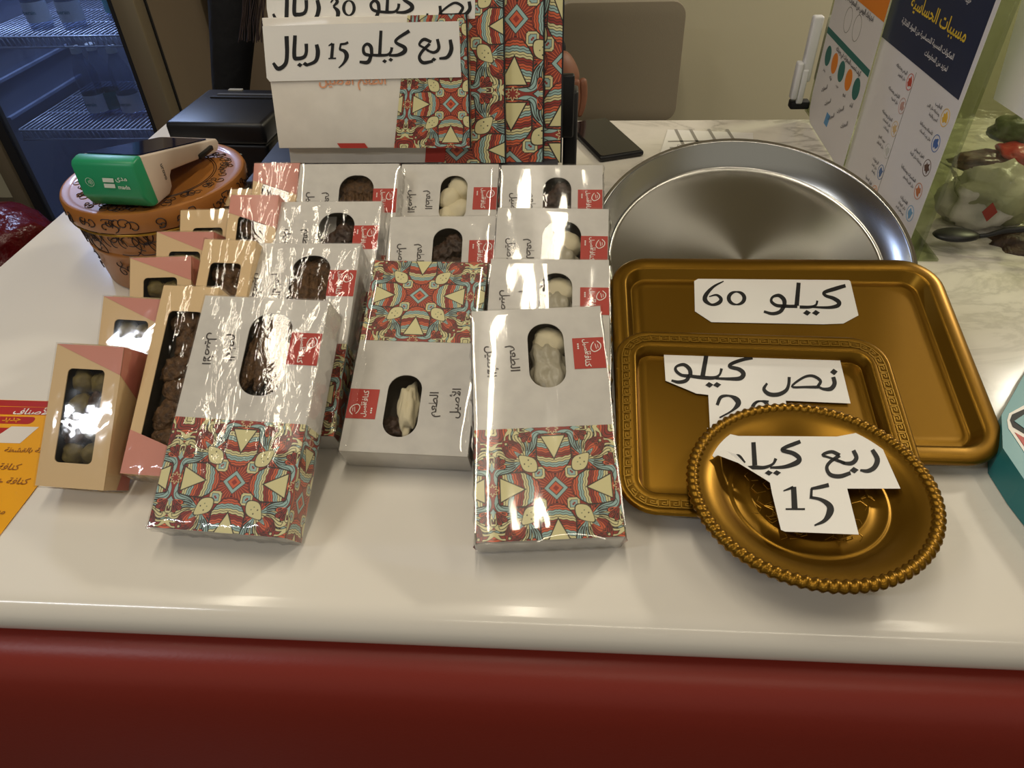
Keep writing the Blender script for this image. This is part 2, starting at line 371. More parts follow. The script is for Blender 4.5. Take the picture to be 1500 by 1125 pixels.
# counter
def marble():
    m = mat('marble', (222, 216, 206), .14, coat=.0, spec=.5)
    nt = m.node_tree; b = nt.nodes['Principled BSDF']; N = nt.nodes.new; L = nt.links.new
    tc = N('ShaderNodeTexCoord'); n = N('ShaderNodeTexNoise'); n.inputs['Scale'].default_value = 3.2; n.inputs['Detail'].default_value = 8
    n.inputs['Roughness'].default_value = .6; n.inputs['Distortion'].default_value = 1.6
    mp = N('ShaderNodeMapping'); mp.inputs['Rotation'].default_value = (0, 0, .7); mp.inputs['Scale'].default_value = (1, 2.2, 1)
    L(tc.outputs['Object'], mp.inputs[0]); L(mp.outputs[0], n.inputs['Vector'])
    r = N('ShaderNodeValToRGB'); e = r.color_ramp.elements
    e[0].position = .40; e[0].color = (*lin((220, 215, 206)), 1); e[1].position = .62; e[1].color = (*lin((224, 219, 210)), 1)
    v = r.color_ramp.elements.new(.505); v.color = (*lin((176, 171, 162)), 1)
    for p in (.47, .55): v = r.color_ramp.elements.new(p); v.color = (*lin((214, 209, 200)), 1)
    L(n.outputs['Fac'], r.inputs[0]); n2 = N('ShaderNodeTexNoise'); n2.inputs['Scale'].default_value = 1.7; L(tc.outputs['Object'], n2.inputs['Vector'])
    # veins show towards the far right of the slab
    sep = N('ShaderNodeSeparateXYZ'); L(tc.outputs['Object'], sep.inputs[0])
    a1 = N('ShaderNodeMath'); a1.operation = 'MULTIPLY_ADD'; L(sep.outputs['Y'], a1.inputs[0]); a1.inputs[1].default_value = 1.6; a1.inputs[2].default_value = .25
    a2 = N('ShaderNodeMath'); a2.operation = 'ADD'; L(a1.outputs[0], a2.inputs[0]); L(n2.outputs['Fac'], a2.inputs[1]); a2.use_clamp = True
    a3 = N('ShaderNodeMath'); a3.operation = 'MULTIPLY_ADD'; L(sep.outputs['X'], a3.inputs[0]); a3.inputs[1].default_value = 1.6; a3.inputs[2].default_value = .95; a3.use_clamp = True
    a4 = N('ShaderNodeMath'); a4.operation = 'MULTIPLY'; L(a2.outputs[0], a4.inputs[0]); L(a3.outputs[0], a4.inputs[1])
    mx = N('ShaderNodeMix'); mx.data_type = 'RGBA'; mx.inputs[6].default_value = (*lin((226, 221, 212)), 1)
    L(a4.outputs[0], mx.inputs[0]); L(r.outputs[0], mx.inputs[7]); L(mx.outputs[2], b.inputs['Base Color'])
    return m
M_marble = marble()
M_redp = mat('red_lacquer', (134, 42, 30), .38, bump=(300, .15, .0008))
CX0, CX1, CY0, CY1 = -.785, 1.6, .292, 1.365
t = thing('counter', 'marble-topped shop counter with a red padded front', 'counter', loc=(.4, .8, -.95))
def extrude_x(prof, x0, x1, m, name, off, nx=1):
    k = MB(); n = len(prof)
    for x in (x0, x1): k.V += [(x-off[0], y-off[1], z-off[2]) for y, z in prof]
    k.F = [(i, (i+1) % n, (i+1) % n+n, i+n) for i in range(n)]+[tuple(range(n-1, -1, -1)), tuple(range(n, 2*n))]; k.I = [0]*len(k.F)
    me = k.mesh(name, m); bm = bmesh.new(); bm.from_mesh(me); bmesh.ops.recalc_face_normals(bm, faces=bm.faces); bm.to_mesh(me); bm.free()
    smooth_angle(me, 40); return me
off = (.4, .8, -.95)
arc = [(CY0+.022-.022*math.sin(a), -.022+.022*math.cos(a)) for a in [math.pi*k/12 for k in range(0, 13)]]
prof = [(CY1, 0)]+arc+[(CY1, -.044)]
link('worktop', extrude_x(prof, CX0, CX1, M_marble, 'worktop', off), t)
prof = [(.36, -.045), (.300, -.0445), (.287, -.048), (.276, -.058), (.268, -.075), (.263, -.10), (.259, -.14), (.256, -.2), (.255, -.95), (.36, -.95)]
link('front_panel', extrude_x(prof, CX0+.01, CX1-.01, M_redp, 'front_panel', off), t)
link('carcass', boxmesh('carcass', (CX0+.03-off[0], .361-off[1], 0), (CX1-.03-off[0], CY1-.03-off[1], .905), M_blackm), t)

# ------------------------------------------------------------------ cartons of sweets
def frame(x, y, psi, t, D, flip=None):
    b = Vector((-math.sin(psi), math.cos(psi), 0)); z = Vector((0, 0, 1)); ew = Vector((math.cos(psi), math.sin(psi), 0))
    eh = b*math.sin(t)+z*math.cos(t); ed = b*math.cos(t)-z*math.sin(t)
    o = Vector((x, y, D*math.sin(t)+.0012))+ed*D
    M = Matrix(((ew.x, eh.x, -ed.x, o.x), (ew.y, eh.y, -ed.y, o.y), (ew.z, eh.z, -ed.z, o.z), (0, 0, 0, 1)))
    if flip: M = M @ Matrix.Translation((0, flip, 0)) @ Matrix.Rotation(math.pi, 4, 'Z')
    return M
def carton_body(name, w, h, d, hole, mats, diag=None):
    """hollow carton: front at z=d with a hole, back at z=0; recess behind the hole"""
    k = MB(); x = w/2
    rect = [(-x, 0), (x, 0), (x, h), (-x, h)]
    loops = [rect, list(reversed(hole))]; flat = [p for l in loops for p in l]
    for tr in tessellate_polygon([[Vector((*p, 0)) for p in l] for l in loops]):
        a, b, c = (Vector(flat[i]) for i in tr)
        if (b-a).cross(c-a) < 0: tr = (tr[0], tr[2], tr[1])
        k.add([(*flat[i], d) for i in tr], [(0, 1, 2)])
    V = [(-x, 0, 0), (x, 0, 0), (x, h, 0), (-x, h, 0), (-x, 0, d), (x, 0, d), (x, h, d), (-x, h, d)]
    k.add(V, [(0, 3, 2, 1), (0, 1, 5, 4), (1, 2, 6, 5), (2, 3, 7, 6), (3, 0, 4, 7)])
    n = len(hole); zb = d*.35
    k.add([(*p, d) for p in hole]+[(*p, d-.001) for p in hole], [(i, (i+1) % n, n+(i+1) % n, n+i) for i in range(n)])
    hx0, hx1 = min(p[0] for p in hole)-.006, max(p[0] for p in hole)+.006; hy0, hy1 = min(p[1] for p in hole)-.006, max(p[1] for p in hole)+.006
    hx0, hx1 = max(hx0, -x+.001), min(hx1, x-.001)
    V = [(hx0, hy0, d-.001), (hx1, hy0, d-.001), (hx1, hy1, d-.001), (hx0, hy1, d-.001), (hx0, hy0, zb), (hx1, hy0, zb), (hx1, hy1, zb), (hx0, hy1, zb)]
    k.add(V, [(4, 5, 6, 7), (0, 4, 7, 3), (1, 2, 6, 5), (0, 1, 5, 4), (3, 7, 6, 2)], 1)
    return k.mesh(name, mats)
def wrapper_mesh(name, w, h, d, m, amp, seed, nx=26, ny=44, o=.0012, gather=.55):
    """shrink film: thin skin round the carton with gathers running in from the edges"""
    k = MB(); V = []; x = w/2+o
    for j in range(ny+1):
        for i in range(nx+1):
            u, v = i/nx, j/ny; X = -x+2*x*u; Y = -o+(h+2*o)*v
            eu, ev = min(u, 1-u)*w, min(v, 1-v)*h; e = min(eu, ev)
            puff = min(1, e/.006)
            ang = math.atan2(v-.5, (u-.5)*w/h)
            wr = math.sin(ang*31+3*noise.noise(Vector((u*5, v*5, seed))))*math.exp(-e/.02)
            lo = noise.noise(Vector((u*2.4, v*1.1, seed+3)))+.35*noise.noise(Vector((u*7, v*2.4, seed+9)))
            V.append((X, Y, d+o*.5+puff*(.0009+amp*(gather*wr+lo+.4))))
    k.add(V, [(j*(nx+1)+i, j*(nx+1)+i+1, (j+1)*(nx+1)+i+1, (j+1)*(nx+1)+i) for j in range(ny) for i in range(nx)])
    # sides, gathered
    def wall(p0, p1, nrm, n):
        V = []
        for i in range(n+1):
            for j in range(5):
                q = Vector(p0).lerp(Vector(p1), i/n); z = (d+o*.5)*(1-j/4)
                a = amp*.9*math.sin(i*2.1+seed+j)*(0 if j in (0, 4) else 1)+amp*.6*(0 if j in (0, 4) else 1)
                V.append((q.x+nrm[0]*a, q.y+nrm[1]*a, z))
        k.add(V, [(i*5+j, i*5+j+1, (i+1)*5+j+1, (i+1)*5+j) for i in range(n) for j in range(4)])
    wall((x, -o, 0), (x, h+o, 0), (1, 0), 30); wall((-x, h+o, 0), (-x, -o, 0), (-1, 0), 30)
    wall((-x, -o, 0), (x, -o, 0), (0, -1), 18); wall((x, h+o, 0), (-x, h+o, 0), (0, 1), 18)
    me = k.mesh(name, m); smooth_angle(me, 60); return me
def lump(name, rx, ry, rz, m, seed, amp=.18, sub=3, f=1.6):
    bm = bmesh.new(); bmesh.ops.create_icosphere(bm, subdivisions=sub, radius=1)
    for v in bm.verts:
        q = v.co.copy(); s_ = 1+amp*noise.noise(q*f+Vector((seed, 0, 0)))+amp*.4*noise.noise(q*f*3+Vector((seed, 5, 0)))
        v.co = Vector((q.x*rx, q.y*ry, q.z*rz))*s_
    me = bpy.data.meshes.new(name); bm.to_mesh(me); bm.free(); me.materials.append(m)
    me.polygons.foreach_set('use_smooth', [True]*len(me.polygons)); return me
WW, WH, WD = .12, .21516, .03727
P_T = .44*WW
hole_s = rr(-.0095, WH*.625, .0235, WH*.925, .0158, 8)      # narrow window
hole_b = rr(-.010, WH*.56, .0315, WH*.93, .0185, 8)          # wide window
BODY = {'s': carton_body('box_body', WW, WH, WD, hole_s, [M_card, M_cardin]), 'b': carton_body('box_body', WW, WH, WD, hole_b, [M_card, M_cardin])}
PANEL = print_panel('pattern_panel', WW, WH*.45, 0, .56*WW, WH*.45*.44, 320, P_T)
SIDE = print_panel('pattern_panel', WD, WH*.45, 0, WD*.5, WH*.45*.44-P_T*.2, 80, P_T)
WRAP = {0: [wrapper_mesh('shrink_wrap', WW, WH, WD, F_light, .0016, s, gather=.05) for s in (1, 7, 4)], 1: [wrapper_mesh('shrink_wrap', WW, WH, WD, F_heavy, .0018, s) for s in (2, 5)]}
PANE = {}
for k_, hl in (('s', hole_s), ('b', hole_b)):
    q = MB(); q.add([(*p, WD-.0004) for p in hl], [tuple(range(len(hl)))]); PANE[k_] = q.mesh('window_film', F_win)
# red logo panel with its white calligraphy, turned to read downwards
LOGO_W = .0285
M_gold_t = mat('print_gold', (206, 160, 96), .5)
lg = MB(); lg.prism([(-LOGO_W/2, -.0155), (LOGO_W/2, -.0155), (LOGO_W/2, .0155), (-LOGO_W/2, .0155)], 0, .0002)
LOGO = merge('logo_panel', [(lg.mesh('x', M_red), T(0, 0), 0),
    (text_mesh('كنافة', M_white, width=.0150), T(-.0015, -.0065, .0005, -math.pi/2), 1),
    (text_mesh('أصيل', M_white, width=.0135), T(-.0020, .0070, .0005, -math.pi/2), 1),
    (text_mesh('•••', M_white, width=.006, arabic=False), T(-.0095, .007, .0005, -math.pi/2), 1),
    (strokes_mesh('x', [[(-6, 9, .8), (-2, 12, .9), (3, 11, .8), (6, 6, .9), (3, 3, .8), (-2, 4, .7), (-5, 6, .7)], [(-3, 7, .6), (3, 8, .6)], [(-2, 9.3, .5), (2, 9.6, .5)]],
                   lambda a, b: ((b-1)*.001, (-a+7)*.0009), M_white), T(0, 0, .0001), 1)], [M_red, M_white])
LET_A = text_mesh('الأصيل', M_ink, width=.031)
LET_B = text_mesh('الطعم', M_ink, width=.026)
M_foil = mat('wrapped_sweet', (176, 168, 146), .3, bump=(50, .7, .004))
SW = {'roll': lump('sweet', .0095, .026, .010, M_cream, 23, .42, 4, 1.3), 'foil': lump('sweet', .017, .030, .010, M_foil, 31, .30, 4, 2.2), 'cream': lump('sweet', .014, .017, .010, M_cream, 1), 'brown': lump('sweet', .008, .030, .007, M_brown, 2, .35, 4, 3), 'dark': lump('sweet', .012, .015, .009, M_dkbrown, 3, .4, 4, 2.5),
      'olive': lump('sweet', .011, .010, .009, M_olive, 4, .3), 'slab': lump('sweet', .016, .013, .007, M_brown, 6, .35, 4, 3)}
def white_box(pose, label, kind='s', heavy=0, fill='dark', flip=False, wv=0):
    x, y, psi, tl = pose
    M = frame(x, y, psi, tl, WD, WH if flip else None)
    o = thing('sweet_box', label, 'box', M, group='white window boxes of sweets on the counter')
    link('box_body', BODY[kind], o); link('pattern_panel', PANEL, o, T(-WW/2, .0002, WD+.0003))
    link('pattern_panel', SIDE, o, Matrix.Translation((WW/2+.0003, .0002, WD)) @ Matrix.Rotation(math.pi/2, 4, 'Y'))
    link('pattern_panel', SIDE, o, Matrix.Translation((-WW/2-.0003, .0002, 0)) @ Matrix.Rotation(-math.pi/2, 4, 'Y'))
    link('logo_panel', LOGO, o, T(WW/2-LOGO_W/2-.0003, WH*.775, WD+.0002))
    link('lettering', LET_A, o, T(-WW*.36, WH*.755, WD+.0003, -math.pi/2))
    link('lettering', LET_B, o, T(-WW*.20, WH*.765, WD+.0003, -math.pi/2))
    hx = .007 if kind == 's' else .0107; hy = WH*(.775 if kind == 's' else .745); zf = WD-.0135
    if fill == 'cream':
        for i, (a, b, r_) in enumerate(((-.007, -.022, .3), (.008, -.008, 1.9), (-.006, .008, 2.6), (.007, .022, .9))): link('sweet', SW['cream'], o, T(hx+a, hy+b, zf, r_))
    elif fill == 'brown':
        for i in range(4): link('sweet', SW['brown'], o, T(hx-.018+.012*i, hy-.004+.003*(i % 2), zf, .08*(i-1.5)))
        for i in range(3): link('sweet', SW['slab'], o, T(hx-.012+.012*i, hy+.03, zf-.002, i))
    elif fill == 'dark':
        for i, (a, b, r_) in enumerate(((-.008, -.022, .3), (.009, -.012, 1.9), (-.007, .006, 2.6), (.008, .018, .9))): link('sweet', SW['dark'], o, T(hx+a, hy+b, zf, r_))
    elif fill == 'foil':
        link('sweet', SW['foil'], o, T(hx+.003, hy-.010, zf-.001, .1)); link('sweet', SW['cream'], o, T(hx+.006, hy+.020, zf-.002, 1.2))
    elif fill == 'one':
        link('sweet', SW['roll'], o, T(hx-.003, hy-.002, zf, .08)); link('sweet', SW['dark'], o, T(hx+.011, hy+.018, zf-.006, 1.9))
    link('window_film', PANE[kind], o)
    link('shrink_wrap', WRAP[heavy][wv], o)
    return o
POSE = {'A': (-.003, .353, .093, 1.132), 'C': (-.140, .444, -.030, 1.172), 'B': (-.281, .351, -.058, 1.040), 'D': (-.270, .465, .002, 1.102), 'E': (-.262, .557, .018, 1.079),
        'F': (-.251, .628, .009, .949), 'G': (-.128, .534, .022, 1.131), 'H': (-.137, .647, -.005, 1.031), 'I': (-.011, .439, -.006, 1.121), 'J': (-.013, .526, -.028, 1.012), 'K': (-.011, .631, 0, .982)}
white_box(POSE['A'], 'front white sweet box of the right column, beside the round gold plate', 's', 0, 'foil', wv=0)
white_box(POSE['C'], 'white sweet box standing upside down, patterned half uppermost', 's', 0, 'one', True, 1)
white_box(POSE['B'], 'nearest white box in the left white column, brown bars behind its wide window', 'b', 1, 'brown', wv=0)
white_box(POSE['D'], 'creased-film white box directly behind the nearest left one', 'b', 1, 'brown', wv=1)
white_box(POSE['E'], 'third white box from the front in the left white column', 'b', 1, 'dark', wv=0)
white_box(POSE['F'], 'rearmost white box of the left white column, under the big cartons', 'b', 0, 'brown', wv=2)
white_box(POSE['G'], 'white box with dark sweets just behind the upside-down one', 's', 0, 'dark', wv=2)
white_box(POSE['H'], 'rearmost middle white box with round cream sweets in its window', 's', 0, 'cream', wv=1)
white_box(POSE['I'], 'second white box from the front in the right column', 's', 0, 'foil', wv=1)
white_box(POSE['J'], 'third white box from the front in the right column', 'b', 0, 'foil', wv=2)
white_box(POSE['K'], 'rearmost white box of the right column, next to the steel tray', 's', 0, 'dark', wv=0)

# beige and pink boxes
MW, MH, MD = .0665, .1309, .0353
LW, LH, LD = .057, .1843, .0394
hole_m = rr(-MW*.28, MH*.17, MW*.27, MH*.83, .0045, 5)
hole_l = rr(-LW*.30, LH*.14, LW*.30, LH*.86, .005, 5)
BM = carton_body('box_body', MW, MH, MD, hole_m, [M_beige, M_cardin]); BL = carton_body('box_body', LW, LH, LD, hole_l, [M_beige, M_cardin])
def flatpoly(P, z, m, name, M=None):
    k = MB(); k.add([(*p, z) if M is None else M @ Vector((*p, z)) for p in P], [tuple(range(len(P)))]); return k.mesh(name, m)
MP = merge('pink_corner', [(flatpoly([(-MW/2, MH), (MW/2, MH*.80), (MW/2, MH)], MD+.0003, M_pink, 'x'), T(0, 0), 0),
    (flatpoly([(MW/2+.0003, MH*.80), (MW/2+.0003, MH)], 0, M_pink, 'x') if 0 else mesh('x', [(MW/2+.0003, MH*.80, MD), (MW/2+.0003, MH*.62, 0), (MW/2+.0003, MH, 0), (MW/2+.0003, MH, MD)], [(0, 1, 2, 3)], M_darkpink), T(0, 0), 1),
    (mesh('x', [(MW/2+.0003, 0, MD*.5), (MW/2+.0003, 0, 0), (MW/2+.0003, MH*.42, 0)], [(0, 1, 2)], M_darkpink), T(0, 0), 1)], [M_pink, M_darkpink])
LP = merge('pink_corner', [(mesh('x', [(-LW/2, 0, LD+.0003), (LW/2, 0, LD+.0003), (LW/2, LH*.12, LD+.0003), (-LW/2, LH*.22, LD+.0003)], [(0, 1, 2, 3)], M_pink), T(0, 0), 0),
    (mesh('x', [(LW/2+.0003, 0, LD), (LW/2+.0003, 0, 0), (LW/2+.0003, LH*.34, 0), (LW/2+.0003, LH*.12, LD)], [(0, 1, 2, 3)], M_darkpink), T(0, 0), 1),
    (mesh('x', [(-LW/2-.0003, 0, LD), (-LW/2-.0003, LH*.22, LD), (-LW/2-.0003, LH*.5, 0), (-LW/2-.0003, 0, 0)], [(0, 1, 2, 3)], M_pink), T(0, 0), 0)], [M_pink, M_darkpink])
WM = [wrapper_mesh('shrink_wrap', MW, MH, MD, F_light, .0005, s, 18, 30) for s in (11, 14)]
WL = [wrapper_mesh('shrink_wrap', LW, LH, LD, F_heavy, .0018, s, 18, 40) for s in (21, 25)]
def _pane(h, d): q = MB(); q.add([(*p, d-.0004) for p in h], [tuple(range(len(h)))]); return q.mesh('window_film', F_win)
PM, PL_ = _pane(hole_m, MD), _pane(hole_l, LD)
def small_box(pose, label, flip, big=False, wv=0):
    x, y, psi, tl = pose; w, h, d = (LW, LH, LD) if big else (MW, MH, MD)
    o = thing('slim_sweet_box' if big else 'small_sweet_box', label, 'box', frame(x, y, psi, tl, d, h if flip else None), group='slim pink and beige boxes' if big else 'small beige and pink boxes')
    link('box_body', BL if big else BM, o); link('pink_corner', LP if big else MP, o)
    if big:
        for i in range(6): link('sweet', SW['slab'], o, T(.003*(-1)**i, LH*(.19+.125*i), d-.013, i*1.3))
    else:
        for i in range(4):
            for s_ in (-1, 1): link('sweet', SW['olive' if (i+s_) % 3 else 'dark'], o, T(.0095*s_, MH*(.24+.17*i), d-.0125, i+s_))
    link('window_film', PL_ if big else PM, o); link('shrink_wrap', (WL if big else WM)[wv], o)
    return o
small_box((-.437, .399, -.056, .849), 'small beige box nearest the yellow leaflet, green sweets in its window', False)
small_box((-.429, .477, -.081, .773), 'small beige box second from the front of its column, pink top corner', False, wv=1)
small_box((-.424, .556, .073, .782), 'third small box from the front, beige with a pink band, beside the tin', False)
small_box((-.423, .611, .007, .733), 'fourth small box from the front, beige with pink top edge', False, wv=1)
small_box((-.419, .668, .051, .803), 'fifth small box from the front, top plain beige', True)
small_box((-.420, .727, .035, .858), 'rearmost small beige box, below the payment terminal', True, wv=1)
small_box((-.365, .411, -.061, .981), 'nearest tall slim box, beige with a pink foot, beside the front white box', False, True)
small_box((-.355, .497, -.062, .942), 'second tall slim box, beige topped with glare in its window', False, True, 1)
small_box((-.352, .598, -.001, .913), 'third tall slim box, turned so its pink end is uppermost', True, True)
small_box((-.346, .676, -.003, .840), 'rearmost tall slim box, pink end up, below the big cartons', True, True, 1)

# ------------------------------------------------------------------ big cartons on the black riser
YC = .872; ZR = uny(500, 241, YC+.018).z-.0008
t = thing('display_riser', 'low black display riser under the big cartons', 'riser', loc=(-.19, 1.0, 0))
link('riser_body', boxmesh('riser_body', (-.212, -.157, .001), (.183, .10, ZR-.006), M_blackm, .003), t)
link('riser_top', boxmesh('riser_top', (-.215, -.160, ZR-.0055), (.186, .103, ZR), mat('riser_black', (34, 34, 44), .5), .002), t)
M_fold = mat('card_edge', (188, 184, 176), .6)
TAU = R(17)
FC = Matrix.Translation((0, YC+.018, ZR+.0006)) @ Matrix.Rotation(math.pi/2-TAU, 4, 'X')      # leaning plane of the cartons
FCi = FC.inverted(); FN = FC.to_3x3() @ Vector((0, 0, 1))
def onc(px, py, k):      # point seen at (px,py) on the plane k in front of the cartons' plane, in its own coordinates
    return FCi @ unp(px, py, FC @ Vector((0, 0, k)), FN)
def carton(label, k_, corners, d, split, P=.06, uv=(.05, .05)):
    pl, pb, pr, pt = corners
    x0 = onc(*pl, k_).x; x1 = onc(*pr, k_).x; zb = max(onc(*pb, k_).y, 0); zt = onc(*pt, k_).y; w, h = x1-x0, zt-zb
    o = thing('carton', label, 'carton', FC @ Matrix.Translation((x0, zb, k_)), group='big cartons stacked on the riser')
    link('carton_body', boxmesh('carton_body', (0, 0, -d), (w, h, -.0005), M_carton, .0012), o)
    pw = w*(1-split); sl = lambda X, Y: X+(pw-X)/pw*(Y/h-.5)*.028
    link('pattern_panel', print_panel('pattern_panel', pw, h, 0, uv[0], uv[1], 240 if pw > .05 else 110, P, clip=sl), o, T(w*split, 0, .0004))
    k = MB(); k.box((w-.0014, 0, .0004), (w+.0006, h, .0010)); link('fold_line', k.mesh('fold_line', M_blackm), o)
    sp = print_panel('pattern_panel', d, h, 0, .01, uv[1], 30, P); link('pattern_panel', sp, o, Matrix.Translation((w+.0004, 0, 0)) @ Matrix.Rotation(math.pi/2, 4, 'Y'))
    return o, w
c1, w1 = carton('frontmost big white carton, its sign reads 15', .018, ((408, 214), (500, 217), (690, 220), (500, 24)), .016, .66, P=.052, uv=(.063, .052))
link('lettering', text_mesh('الطعم الأصيل', mat('print_orange', (226, 160, 122), .6), width=.085), c1, T(.105, .0795, .0006))
k = MB(); k.prism([(-.018, 0), (.018, 0), (.014, .006), (-.022, .006)], 0, .0004); link('label_tab', k.mesh('label_tab', M_red), c1, T(.100, .0, .0004))
c2, w2 = carton('second big carton, its sign reads 30', 0, ((425, 236), (500, 239), (741, 239), (500, -60)), .007, .74, P=.072, uv=(.02, .16))
k = MB(); k.prism([(0, 0), (.026, 0), (.03, .03), (.004, .03)], 0, .0004); link('label_tab', k.mesh('label_tab', M_red), c2, T(w2*.63, .001, .0008))
carton('third big carton, showing a patterned strip', -.009, ((430, 236), (600, 240), (796, 239), (600, -90)), .007, .80, P=.085, uv=(.03, .17))
carton('rearmost big carton of the stack, a narrow patterned strip showing', -.018, ((430, 236), (600, 240), (822, 240), (600, -90)), .007, .84, P=.085, uv=(.06, .12))
_hx = uny(846, 190, .985).x
t = thing('card_holder', 'black display holder behind the patterned cartons', 'holder', loc=(0, .985, .0))
link('holder_back', boxmesh('holder_back', (-.34, -.008, ZR+.0005), (_hx-.006, .004, ZR+.085), M_blackp, .003, 3), t)
link('holder_side', boxmesh('holder_side', (_hx-.020, .005, .001), (_hx, .035, ZR+.06), mat('grey_gloss', (44, 44, 46), .3), .004, 3), t)

# paper signs on the cartons ------------------------------------------
def sign_on_y(name, label, kk, poly, strokes, sc, offp, th=.0004):
    P3 = [onc(offp[0]+p[0]/sc, offp[1]+p[1]/sc, kk) for p in poly]
    cx = sum(p.x for p in P3)/len(P3); zb = min(p.y for p in P3)
    o = thing(name, label, 'sign', FC @ Matrix.Translation((cx, zb, kk)))
    k = MB(); k.prism([(p.x-cx, p.y-zb) for p in P3], -th, 0); link('paper_sheet', k.mesh('paper_sheet', M_paper), o)
    def tf(a, b): p = onc(offp[0]+a/sc, offp[1]+b/sc, kk); return (p.x-cx, p.y-zb)
    link('lettering', strokes_mesh('lettering', strokes, tf, M_blk), o)
    return o
st15 = [[(187,248,26),(190,370,24),(178,440,24),(130,472,26),(95,432,16)], [(245,243,22),(240,385,24),(262,402,24),(305,392,22),(322,360,20),(322,300,22)], ('dot',278,446,20,16), ('dot',316,440,20,16),
  [(393,305,22),(402,360,26),(385,420,22),(320,450,16)],
  [(475,314,6),(502,300,16)], [(505,298,18),(496,398,20)], [(474,402,8),(527,400,9)], [(610,290,15),(590,300,14),(558,304,14)], [(560,300,12),(552,338,12)], [(548,338,12),(585,352,22),(600,385,27),(582,430,16),(545,466,7)],
  [(772,372,20),(766,322,22),(740,302,18),(715,325,16),(722,368,20),(770,382,18)], [(768,380,20),(745,427,24),(688,425,15)], [(835,210,18),(826,375,20)], [(770,378,16),(828,380,18),(880,376,16),(903,355,16),(910,325,18)],
  [(890,380,14),(950,378,20),(995,355,26),(995,325,24),(938,292,18),(952,262,18),(1030,212,22)], ('dot',860,420,17,14), ('dot',902,410,17,14),
  [(1310,272,20),(1318,340,25),(1290,392,22),(1235,402,14)], [(1222,268,18),(1232,330,20),(1200,360,18),(1150,345,12)], ('dot',1198,408,18,14),
  [(1180,288,18),(1130,270,20),(1098,305,14),(1130,328,14),(1165,350,14)], [(1170,300,18),(1120,350,18),(1098,395,18),(1125,430,22),(1192,420,16)]]
st30 = [[(190,-60,22),(188,60,24),(180,140,24),(130,160,24),(95,95,14)], [(245,-60,22),(240,85,24),(262,100,24),(305,92,22),(322,60,20),(322,0,22)], ('dot',285,148,20,15), ('dot',325,142,20,15), [(398,0,22),(408,60,26),(385,125,22),(320,145,14)],
  [(490,18,8),(515,-12,14),(535,12,20),(508,44,12)], [(508,44,10),(540,80,26),(532,130,18),(510,160,7)], ('oval',615,55,36,50,8,22),
  [(822,72,20),(815,22,22),(790,5,18),(765,30,16),(778,66,18),(820,82,18)], [(818,82,20),(790,138,24),(735,150,14)], [(885,-90,18),(876,78,20)], [(820,80,16),(876,84,18),(930,80,16),(953,55,16),(958,25,18)],
  [(940,85,14),(1000,84,20),(1045,62,26),(1042,32,24),(990,-5,18),(1002,-32,18),(1080,-80,22)], ('dot',910,138,18,14), ('dot',950,132,18,14),
  [(1440,10,20),(1445,60,22),(1415,97,22),(1370,100,12)], [(1375,95,18),(1396,50,18),(1350,20,16),(1300,40,14),(1245,92,12),(1310,100,14),(1380,97,16)], [(1240,40,18),(1242,90,18),(1222,150,20)], [(1155,92,12),(1142,150,20)]]
sign_on_y('price_sign', 'paper sign reading 15, taped on the front carton', .0198, [(20, 180), (700, 160), (1370, 145), (1385, 530), (700, 545), (70, 560), (50, 535), (32, 320)], st15, 4.6875, (380, 0))
sign_on_y('price_sign', 'paper sign reading 30, cut off by the top of the picture', .0018, [(45, -150), (1482, -160), (1480, 128), (700, 160), (70, 175), (50, 60)], st30, 4.6875, (380, 0))

# ------------------------------------------------------------------ trays, plate and their signs
def ring(w, h, ins, r, z, n=10): return [(x, y, z) for x, y in rr(ins, ins, w-ins, h-ins, max(r-ins, .004), n)]
def tray_mesh(name, w, h, r, prof, m):
    V, Fc = loft([ring(w, h, i, r, z) for i, z in prof]); me = mesh(name, V, Fc, m)
    bm = bmesh.new(); bm.from_mesh(me); bmesh.ops.recalc_face_normals(bm, faces=bm.faces)
    if max(bm.faces, key=lambda f: f.calc_area()).normal.z < 0: bmesh.ops.reverse_faces(bm, faces=bm.faces)
    bm.to_mesh(me); bm.free(); smooth_angle(me, 50)
    return me
def plane_frame(x, y, z, psi, tl):
    ew = Vector((math.cos(psi), math.sin(psi), 0)); bk = Vector((-math.sin(psi), math.cos(psi), 0)); eh = bk*math.cos(tl)+Vector((0, 0, math.sin(tl))); n = ew.cross(eh)
    return Matrix(((ew.x, eh.x, n.x, x), (ew.y, eh.y, n.y, y), (ew.z, eh.z, n.z, z), (0, 0, 0, 1)))
# steel tray
SA = .319
t = thing('steel_tray', 'round brushed steel tray behind the gold trays', 'tray', plane_frame(.221, .755, .053, 0, SA))
V, Fc = lathe([(.1805, .026), (.1825, .0285), (.1815, .0305), (.1795, .0300), (.1785, .028), (.163, .003), (.160, .0006), (.157, .0002), (.10, 0), (.05, 0), (.012, 0)], 128)
me = mesh('pan', V, Fc, M_steel); smooth_angle(me, 50); link('pan', me, t)
V, Fc = lathe([(.1835, .0275), (.1845, .0295), (.1828, .0315), (.180, .0308)], 128); me = mesh('rolled_rim', V, Fc[:-1], mat('steel_rim', (214, 212, 206), .18, metal=1)); smooth_angle(me, 60); link('rolled_rim', me, t)
